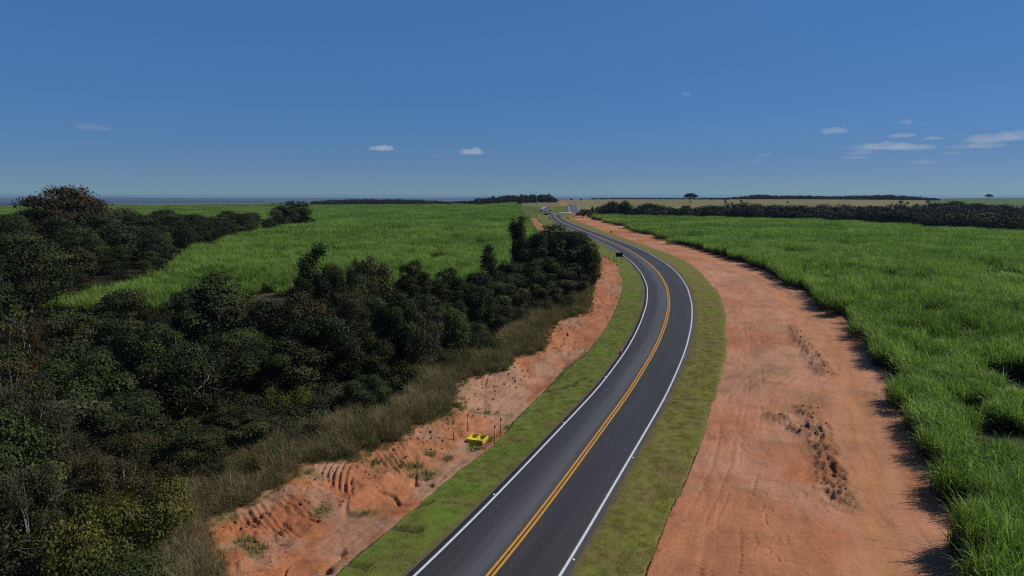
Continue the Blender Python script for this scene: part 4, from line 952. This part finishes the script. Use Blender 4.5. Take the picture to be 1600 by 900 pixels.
far_woods('far_woods', [(925, 1140, 1200, [(925, 309), (940, 312.5), (960, 309), (975, 312.4), (990, 310.5), (1012, 312.6), (1030, 310.8), (1050, 312.5), (1072, 310.8), (1090, 312.4), (1140, 310)], 1, 3.1)], 'thin broken row of trees along the skyline right of the junction')
far_woods('far_woods', [(0, 60, 1050, [(0, 321), (60, 321)], 1, 4), (150, 215, 840, [(150, 320), (180, 319), (215, 322)], 1, 4), (380, 440, 900, [(380, 319), (440, 317)], 1, 5)], 'scattered trees along the far edge of the left cane field')

# ------------------------------------------------------------------ dry grass, weeds, clods
def tuft_mesh(nm, seed, n, seg, spread, L, lean, droop, width, mat):
    g = np.random.default_rng(seed); V, f, rnd, z = blades(n, seg, g, spread, (0, .05), L, lean, droop, width)
    return mesh_from(nm, V, f, M[mat], {'rnd': rnd, 'h': z / max(L)})
dry = source('dry_grass', [tuft_mesh('grass_tuft', 300 + i, 190, 3, .45, (.7, 1.8), .48, (.3, 2.2), (.012, .030), 'straw') for i in range(5)] + [tuft_mesh('grass_tuft', 310 + i, 110, 3, .42, (.7, 1.6), .33, (.2, 1.5), (.018, .04), 'weed') for i in range(2)], 'grass_tuft')
xs, ys = jgrid(np.concatenate([DGw, GROVE[len(DGw) + 2:len(DGw) + 4], DGw[::-1] + np.array([-12, 6])]) if False else GROVE, .62)
dd, _ = pdist(xs, ys, DGw); D = np.hypot(xs, ys)
wid = 2.6 + 4.6 * fbm(xs, ys, 9, 3, 401) - 1.2 * sstep(95, 130, D) + 3 * sstep(44, 36, D)
k = (dd < wid) & (D < 150) & inview(xs, ys, .8) & (fbm(xs, ys, 2.2, 2, 403) > .30)
xs, ys, dd = xs[k], ys[k], dd[k]; n = len(xs)
sc = .6 + 1.25 * fbm(xs, ys, 5, 3, 405) * sstep(0, 2.4, dd + .5) + rng.uniform(-.1, .15, n)
scatter('dry_grass', np.stack([xs, ys, Z(xs, ys) - .08], 1), rng.uniform(0, 6.28, n), sc, np.where(rng.random(n) < .16, rng.integers(5, 7, n), rng.integers(0, 5, n)), dry, 'tall straw brown grass between the grove and the red bank', 'grass')
weeds = source('weeds', [tuft_mesh('weed_tuft', 330 + i, 60, 2, .30, (.15, .45), .6, (.2, 1.3), (.015, .04), 'weed') for i in range(3)], 'weed_tuft')
xs, ys = jgrid(RED_L, .55); D = np.hypot(xs, ys); dd, _ = pdist(xs, ys, DGw); wn = fbm(xs, ys, 3, 3, 141)
k = (D < 130) & ((wn > .70 - .07 * sstep(48, 36, D) + .25 * sstep(60, 75, D)) & (rng.random(len(xs)) < .5) | (dd < .5)) & inview(xs, ys); xs, ys = xs[k], ys[k]; n = len(xs)
scatter('weeds', np.stack([xs, ys, T(xs, ys) + bankz(xs, ys, True)[0] - .03], 1), rng.uniform(0, 6.28, n), rng.uniform(.5, 1.4, n), rng.integers(0, 3, n), weeds, 'green weeds growing on the red earth at lower left', 'weeds')
turf = source('turf_grass', [tuft_mesh('turf_tuft', 340 + i, 60, 2, .33, (.03, .075), .6, (.1, 1.2), (.010, .022), 'sward') for i in range(4)], 'turf_tuft')
P = []
for side, O, I in ((-1, OL, HL), (1, OR, HR)):
    rows = np.where((S > 20) & (S < 160))[0]
    for _ in range(21):
        t = rng.uniform(0, 1, len(rows)); o = I[rows] + .75 + (O[rows] - I[rows] - 1.0) * t
        P.append(np.stack([CL[rows, 0] + nor[rows, 0] * side * o, CL[rows, 1] + nor[rows, 1] * side * o, ROADZ[rows] + .105 - .06 * t], 1))
P = np.concatenate(P); P[:, :2] += rng.uniform(-.3, .3, (len(P), 2)); k = rng.random(len(P)) < .3 * sstep(165, 60, np.hypot(P[:, 0], P[:, 1])); P = P[k]; n = len(P)
scatter('turf_grass', P, rng.uniform(0, 6.28, n), rng.uniform(.6, 1.3, n), rng.integers(0, 4, n), turf, 'short grass blades of the turf verges', 'grass')
def clod(seed):
    g = np.random.default_rng(seed); mb = MB(); n = 8
    prof = [(.15, -.3), (.85, -.15), (1, .15), (.7, .5), (.2, .68)]; mb.lathe((0, 0, 0), prof, n)
    V = np.array(mb.V) * g.uniform(.7, 1.2, (1, 3)) + g.normal(0, .12, (len(mb.V), 3)); mb.V = [tuple(v) for v in V]; return mb.mesh('clod', M['soil'])
cl = source('soil_clods', [clod(500 + i) for i in range(5)], 'clod')
P = []
for poly, step in ((RED_L, .42), (RED_R, .45)):
    xs, ys = jgrid(poly, step); D = np.hypot(xs, ys); r = bankz(xs, ys, True)[1]
    k = (D < 120) & (rng.random(len(xs)) < np.clip((r - .44) * .8 + .008, 0, .6)); P.append(np.stack([xs[k], ys[k]], 1))
P = np.concatenate(P); n = len(P)
scatter('soil_clods', np.stack([P[:, 0], P[:, 1], T(P[:, 0], P[:, 1]) + bankz(P[:, 0], P[:, 1], True)[0]], 1), rng.uniform(0, 6.28, n), .035 + .13 * rng.random(n) ** 2.5, rng.integers(0, 5, n), cl, 'loose lumps of red soil on the banks and heaps', 'soil')

# ------------------------------------------------------------------ made things
mY = mat_paint('yellow_steel_paint', (.62, .46, .03), .25, .5); mYp = mat_paint('ochre_post_paint', (.50, .27, .04), .3, .6)
mK = mat_flat('black_cap', (.015, .015, .017), .6, .3, .2); mBack = mat_flat('sign_back', (.012, .012, .014), .6, .3, .3)
mGal = mat_flat('galvanised_steel', (.34, .34, .35), .5, .4, .2); mWood = mat_flat('weathered_wood', (.16, .12, .08), .9, .1, .4); mWhite = mat_flat('white_enamel', (.7, .7, .7), .5, .3, .1)
mOr = mat_flat('orange_plastic', (.55, .075, .03), .5, .3, .2); mSignY = mat_flat('sign_yellow', (.65, .33, .02), .5, .3, .1); mRed = mat_flat('dark_red_paint', (.14, .018, .018), .35, .5, .2); mGlass = mat_flat('dark_glass', (.02, .022, .026), .1, .6, .1); mTyre = mat_flat('tyre_rubber', (.02, .02, .02), .9, .1, .2)
# yellow drain box with two open bays
bp = G(746, 685); bz = float(T(*bp) + bankz(np.array([bp[0]]), np.array([bp[1]]), True)[0][0]) + .05
bx = tag(empty('drain_box', (bp[0], bp[1], bz), R(-18)), 'yellow open steel drain box with two bays on the red earth', 'drain box')
Wb, Db_, Hb, th = 1.45, 1.45, .40, .07
for nm, c, s in (('front_wall', (0, -Db_ / 2 + th / 2, Hb / 2), (Wb, th, Hb)), ('back_wall', (0, Db_ / 2 - th / 2, Hb / 2), (Wb, th, Hb)), ('side_wall', (-Wb / 2 + th / 2, 0, Hb / 2), (th, Db_ - 2 * th - .004, Hb)), ('side_wall', (Wb / 2 - th / 2, 0, Hb / 2), (th, Db_ - 2 * th - .004, Hb)), ('divider', (0, 0, Hb / 2 - .006), (.09, Db_ - 2 * th - .004, Hb - .012)), ('floor_plate', (0, 0, .07), (Wb - 2 * th - .004, Db_ - 2 * th - .008, .05))):
    mb = MB(); mb.box(c, s); mb.build(nm, mY, bx)
for px, py, lab in ((709, 688, 'yellow post with black cap left of the drain box'), (731, 672.5, 'yellow post with black cap behind the drain box'), (772.5, 694, 'yellow post with black cap at the turf right of the drain box'), (782, 680, 'yellow post with black cap furthest right at the turf edge')):
    p = G(px, py); z = float(T(*p) + bankz(np.array([p[0]]), np.array([p[1]]), True)[0][0])
    e = tag(empty('marker_post', (p[0], p[1], z - .1)), lab, 'post', 'yellow posts round the drain box'); e.rotation_euler = (rng.normal(0, .02), rng.normal(0, .02), 0)
    mb = MB(); mb.lathe((0, 0, 0), [(.055, 0), (.055, 1.42)], 10); mb.build('shaft', mYp, e, True)
    mb = MB(); mb.lathe((0, 0, 1.42), [(.06, 0), (.062, .20), (.03, .23)], 10); mb.build('cap', mK, e, True)
# reflective studs beside the edge lines
sm = MB(); sm.box((0, 0, .018), (.16, .13, .036), 0, .7); stud_me = sm.mesh('road_stud', mWhite)
for side, hw in ((1, HR), (-1, HL)):
    for d_ in np.arange(33.0, 175.0, 16.0):
        i = int(np.argmin(np.abs(S - d_ - (6 if side < 0 else 0)))); o_ = side * (hw[i] + .20)
        o = obj('road_stud', stud_me); o.location = (CL[i, 0] + nor[i, 0] * o_, CL[i, 1] + nor[i, 1] * o_, ROADZ[i] + RZ); o.rotation_euler = (0, 0, math.atan2(tan[i, 1], tan[i, 0]))
        tag(o, 'white reflective stud just outside the %s edge line' % ('right' if side > 0 else 'left'), 'road stud', 'studs along the road edges')
# traffic cone
p = G(969.6, 553); z = float(T(*p)) + .11
e = tag(empty('traffic_cone', (p[0], p[1], z)), 'orange traffic cone with white collars beside the left edge line', 'traffic cone')
mb = MB(); mb.box((0, 0, .02), (.40, .40, .04)); mb.build('base', mOr, e)
def rr(z_): return .155 - .125 * (z_ - .04) / .70
mb = MB(); mb.lathe((0, 0, 0), [(rr(.04), .04), (rr(.74), .74)], 16); mb.build('body', mOr, e, True)
for a, b in ((.28, .38), (.50, .60)): mb = MB(); mb.lathe((0, 0, 0), [(rr(a) + .004, a), (rr(b) + .004, b)], 16); mb.build('collar', mWhite, e, True)
# signs seen from behind and in front
def board_sign(px, pyb, wpx, hpx, pytop, lab, posts=2, matb=None, diamond=False, postm=None, name='road_sign'):
    p = G(px, pyb); D = p[1] * _cp; z = float(T(*p)); w = wpx * D / F; h = hpx * D / F; top = CAM_H - (pytop - HY) / F * p[1] - z
    e = tag(empty(name, (p[0], p[1], z - .1), -math.atan2(p[0], p[1])), lab, 'sign'); mb = MB()
    if diamond:
        q = w / 2; zc = top - q + .1; V = [(0, -.02, zc - q), (q, -.02, zc), (0, -.02, zc + q), (-q, -.02, zc)]; V += [(a, .02, c) for a, _, c in V]
        mb.add(V, [(0, 1, 2, 3), (7, 6, 5, 4), (0, 4, 5, 1), (1, 5, 6, 2), (2, 6, 7, 3), (3, 7, 4, 0)]); hb = zc
    else: mb.box((0, 0, top - h / 2 + .1), (w, .05, h)); hb = top - .05 + .1
    mb.build('board', matb or mBack, e)
    for k in range(posts):
        x = 0 if posts == 1 else (k - .5) * w * .62
        m2 = MB(); m2.box((x, .07, hb / 2), (.09, .08, hb)); m2.build('post', postm or mWood, e)
board_sign(967.2, 411, 11.2, 6.6, 394.2, 'large road sign seen from its black back beside the bend')
board_sign(955, 367.3, 4.6, 4.6, 359.5, 'yellow diamond warning sign on a post right of the road', 1, mSignY, True, mWood)
for px, pyb, w, h, yt, lab in ((846, 331, 2.6, 1.6, 326.6, 'small dark sign back left of the side road'), (844.8, 332.5, 3.0, 1.6, 329, 'low dark sign back nearest the white disc sign'), (837.3, 329.5, 2.6, 1.3, 326.8, 'dark sign back standing in the grass by the pole'), (852, 334.5, 2.0, 1.8, 329.6, 'square dark sign back in the side road mouth'), (853, 337, 6.0, 2.0, 333.6, 'wide dark board at the nose of the junction'), (858.6, 332.5, 2.6, 1.6, 328.8, 'dark sign back on the right of the side road'), (858.4, 335.5, 1.8, 1.9, 331.5, 'dark sign back by the edge line at the junction'), (861.6, 330, 2.4, 1.4, 327.6, 'dark sign back on the grass island'), (859, 345, 2.4, 2.6, 338.6, 'dark sign back left of the road at the far curve'), (871.5, 335, 1.2, 2.2, 330.6, 'narrow dark marker at the end of the kerb'), (896.2, 341, 1.4, 1.4, 337.4, 'small dark marker on the red earth near the cane corner')):
    board_sign(px, pyb, w, h, yt, lab, 1, None, False, mGal)
board_sign(887.2, 342.5, 2.6, 2.0, 339, 'small orange board on the verge right of the far curve', 1, mSignY, False, mWood)
board_sign(837.2, 333.8, 1.2, 1.2, 330.8, 'small white sign in the grass left of the side road', 1, mWhite, False, mGal)
for px, pyb, pyt, w, m, lab in ((959.5, 409.2, 400, .13, mWood, 'dark wooden post at the turf corner near the bend'), (950.5, 404, 396, .07, mYp, 'thin stake in the grass behind the dark wooden post')):
    p = G(px, pyb); z = float(T(*p)); h = (pyb - pyt) * p[1] / F; e = tag(empty('fence_post', (p[0], p[1], z - .1)), lab, 'post'); mb = MB(); mb.lathe((0, 0, 0), [(w, 0), (w * .9, h), (w * .4, h + .05)], 8); mb.build('shaft', m, e, True)
p = G(838.5, 322); z = float(T(*p)); h = CAM_H - (301 - HY) / F * p[1] - z
e = tag(empty('utility_pole', (p[0], p[1], z - .2)), 'tall thin grey pole in front of the hill wood', 'pole'); mb = MB(); mb.lathe((0, 0, 0), [(.22, 0), (.13, h)], 8); mb.build('shaft', mGal, e, True)
mb = MB(); mb.box((0, 0, h - .3), (1.6, .12, .12)); mb.build('crossarm', mGal, e)
# dark red vehicle by the bushes
p = G(902.5, 337.5); z = float(T(*p))
e = tag(empty('parked_van', (p[0], p[1], z), R(8)), 'dark red van parked by the bushes at the far junction', 'van')
def prism(mb, prof, w):
    k = len(prof); V = [(-w / 2, a, b) for a, b in prof] + [(w / 2, a, b) for a, b in prof]
    mb.add(V, [tuple(range(k)), tuple(reversed(range(k, 2 * k)))] + [(i, i + k, (i + 1) % k + k, (i + 1) % k) for i in range(k)])
mb = MB(); prism(mb, [(-2.1, .45), (-2.12, 1.2), (-2.0, 1.95), (-1.7, 2.1), (.9, 2.1), (1.5, 1.3), (2.3, 1.1), (2.4, .45)], 1.9); mb.build('body', mRed, e)
mb = MB(); mb.box((0, -2.09, 1.6), (1.4, .06, .5)); mb.build('rear_window', mGlass, e)
for sx in (-1, 1):
    mb = MB(); mb.box((sx * .955, .0, 1.6), (.03, 1.9, .45)); mb.build('side_window', mGlass, e)
    mb = MB(); mb.box((sx * .8, -2.14, 1.0), (.2, .05, .3)); mb.build('tail_light', mOr, e)
    for yy in (-1.35, 1.45):
        mb = MB(); mb.tube([(sx * .72, yy, .36), (sx * .97, yy, .36)], [.36, .36], 14); mb.build('wheel', mTyre, e)

# ------------------------------------------------------------------ clouds
def mat_cloud(name, dens):
    m, n, o = newmat(name); v = N(n, 'VolumeScatter'); v.inputs['Color'].default_value = (1, 1, 1, 1); v.inputs['Density'].default_value = dens; v.inputs['Anisotropy'].default_value = .0
    n.links.new(v.outputs[0], o.inputs['Volume']); return m
mc1, mc2, mc3 = mat_cloud('cloud', .0012), mat_cloud('thin_cloud', .0003), mat_cloud('soft_cloud', .0005)
def ico(n=3):
    import bmesh
    b = bmesh.new(); bmesh.ops.create_icosphere(b, subdivisions=n, radius=1); V = np.array([v.co[:] for v in b.verts]); f = np.array([[q.index for q in p.verts] for p in b.faces]); b.free(); return V, f
IV, IF = ico(5)
CLD = [(1071, 148, 16, 5, 1, 'tiny white cloud alone high in the sky'), (1303, 205.5, 36, 8, 1, 'brightest small cloud with a double hump'), (1331, 204.5, 7, 3, 0, 'wisp right of the double humped cloud'), (1417, 192, 18, 5, 1, 'small flat cloud highest on the right'), (1440, 193.5, 18, 3, 0, 'thin streak right of the highest small cloud'),
       (1411, 212.5, 32, 5, 1, 'flat cloud above the long grey bank'), (1457, 217, 22, 4, 1, 'small cloud right of the flat cloud'), (1352, 231.5, 52, 7, 0, 'left end of the low grey white cloud bank'), (1385, 229.5, 60, 9, 2, 'middle of the low grey white cloud bank'), (1424, 231.5, 60, 7, 2, 'right end of the low grey white cloud bank'), (1346, 239, 38, 6, 0, 'faint cloud under the left of the long bank'), (1335, 247, 38, 4, 0, 'thin streak lowest under the long bank'),
       (1530, 221, 46, 7, 0, 'trailing left tip of the wide cloud at the right edge'), (1552, 217.5, 60, 9, 2, 'body of the wide cloud near the right edge'), (1594, 214, 50, 10, 2, 'end of the wide cloud cut by the right edge'), (1510, 230, 46, 5, 0, 'left half of the flat streak below the wide cloud'), (1540, 228.5, 44, 6, 2, 'flat cloud below the wide right cloud'), (1488, 240.5, 28, 4, 0, 'thin cloud low under the right clouds'), (1191, 243.5, 20, 5, 0, 'small low cloud left of the long bank'), (1204, 240, 14, 3, 0, 'wisp beside the small low cloud'), (1180, 253, 16, 3, 0, 'faint streak under the small low cloud'), (1443, 254, 30, 5, 0, 'faint flat cloud near the right horizon'), (1448, 167, 7, 3, 0, 'faintest wisp high on the right'), (1496, 213.5, 15, 3, 0, 'thin streak between the flat and the wide clouds'),
       (596, 232.5, 38, 8, 1, 'small pointed cloud over the left field'), (738, 238.5, 36, 9, 1, 'small lumpy cloud left of centre'), (650, 211, 15, 4, 0, 'faint wisp between the two left clouds'), (681, 244.5, 14, 3, 0, 'thin low wisp left of the lumpy cloud'), (148, 200.5, 46, 7, 0, 'faint drawn out cloud at far left')]
for i, (px, py, w, h, dense, lab) in enumerate(CLD):
    el = (HY - py) / F; alt = 1700.0; Dc = alt / el; d = ray(px, py); t = Dc / math.hypot(d[0], d[1]); c = CAM_H + d * t
    c = np.array([d[0] * t, d[1] * t, CAM_H + d[2] * t]); a = w / 2 * Dc / F; b = h / 2 * Dc / F
    n3 = fbm(IV[:, 0] * 2.2 + 9 * i, IV[:, 1] * 2 + IV[:, 2] * 1.6, 1, 4, 600 + i); V = IV * (.62 + .85 * n3[:, None])
    V[:, 2] = np.where(V[:, 2] < -.25, -.25 + (V[:, 2] + .25) * .25, V[:, 2])
    hump = fbm(V[:, 0] * 2.6 + 5 * i, V[:, 1] * .6, 1, 3, 640 + i); V[:, 2] *= np.where(V[:, 2] > 0, .45 + 1.15 * hump, 1)
    V = V * np.array([a, a * .6, b * 1.5]); az = math.atan2(c[0], c[1]); X = V[:, 0] * math.cos(az) + V[:, 1] * math.sin(az); Y = -V[:, 0] * math.sin(az) + V[:, 1] * math.cos(az)
    me = mesh_from('cloud', np.stack([X, Y, V[:, 2]], 1), IF, (mc2, mc1, mc3)[dense], None, True); o = obj('cloud', me); o.location = c; tag(o, lab, 'cloud', 'clouds')

# ------------------------------------------------------------------ haze
HAZE = 6.0e-5
def haze():
    m, n, o = newmat('haze'); v = N(n, 'VolumePrincipled'); v.inputs['Color'].default_value = (.25, .38, .66, 1); v.inputs['Density'].default_value = HAZE; v.inputs['Anisotropy'].default_value = .2
    n.links.new(v.outputs[0], o.inputs['Volume'])
    mb = MB(); lo, hi = -128, 48; mb.box((0, 0, (lo + hi) / 2), (420000, 420000, hi - lo)); ob = mb.build('haze', m); tag(ob, 'pale blue haze over the far country', 'haze', kind='stuff')
haze()
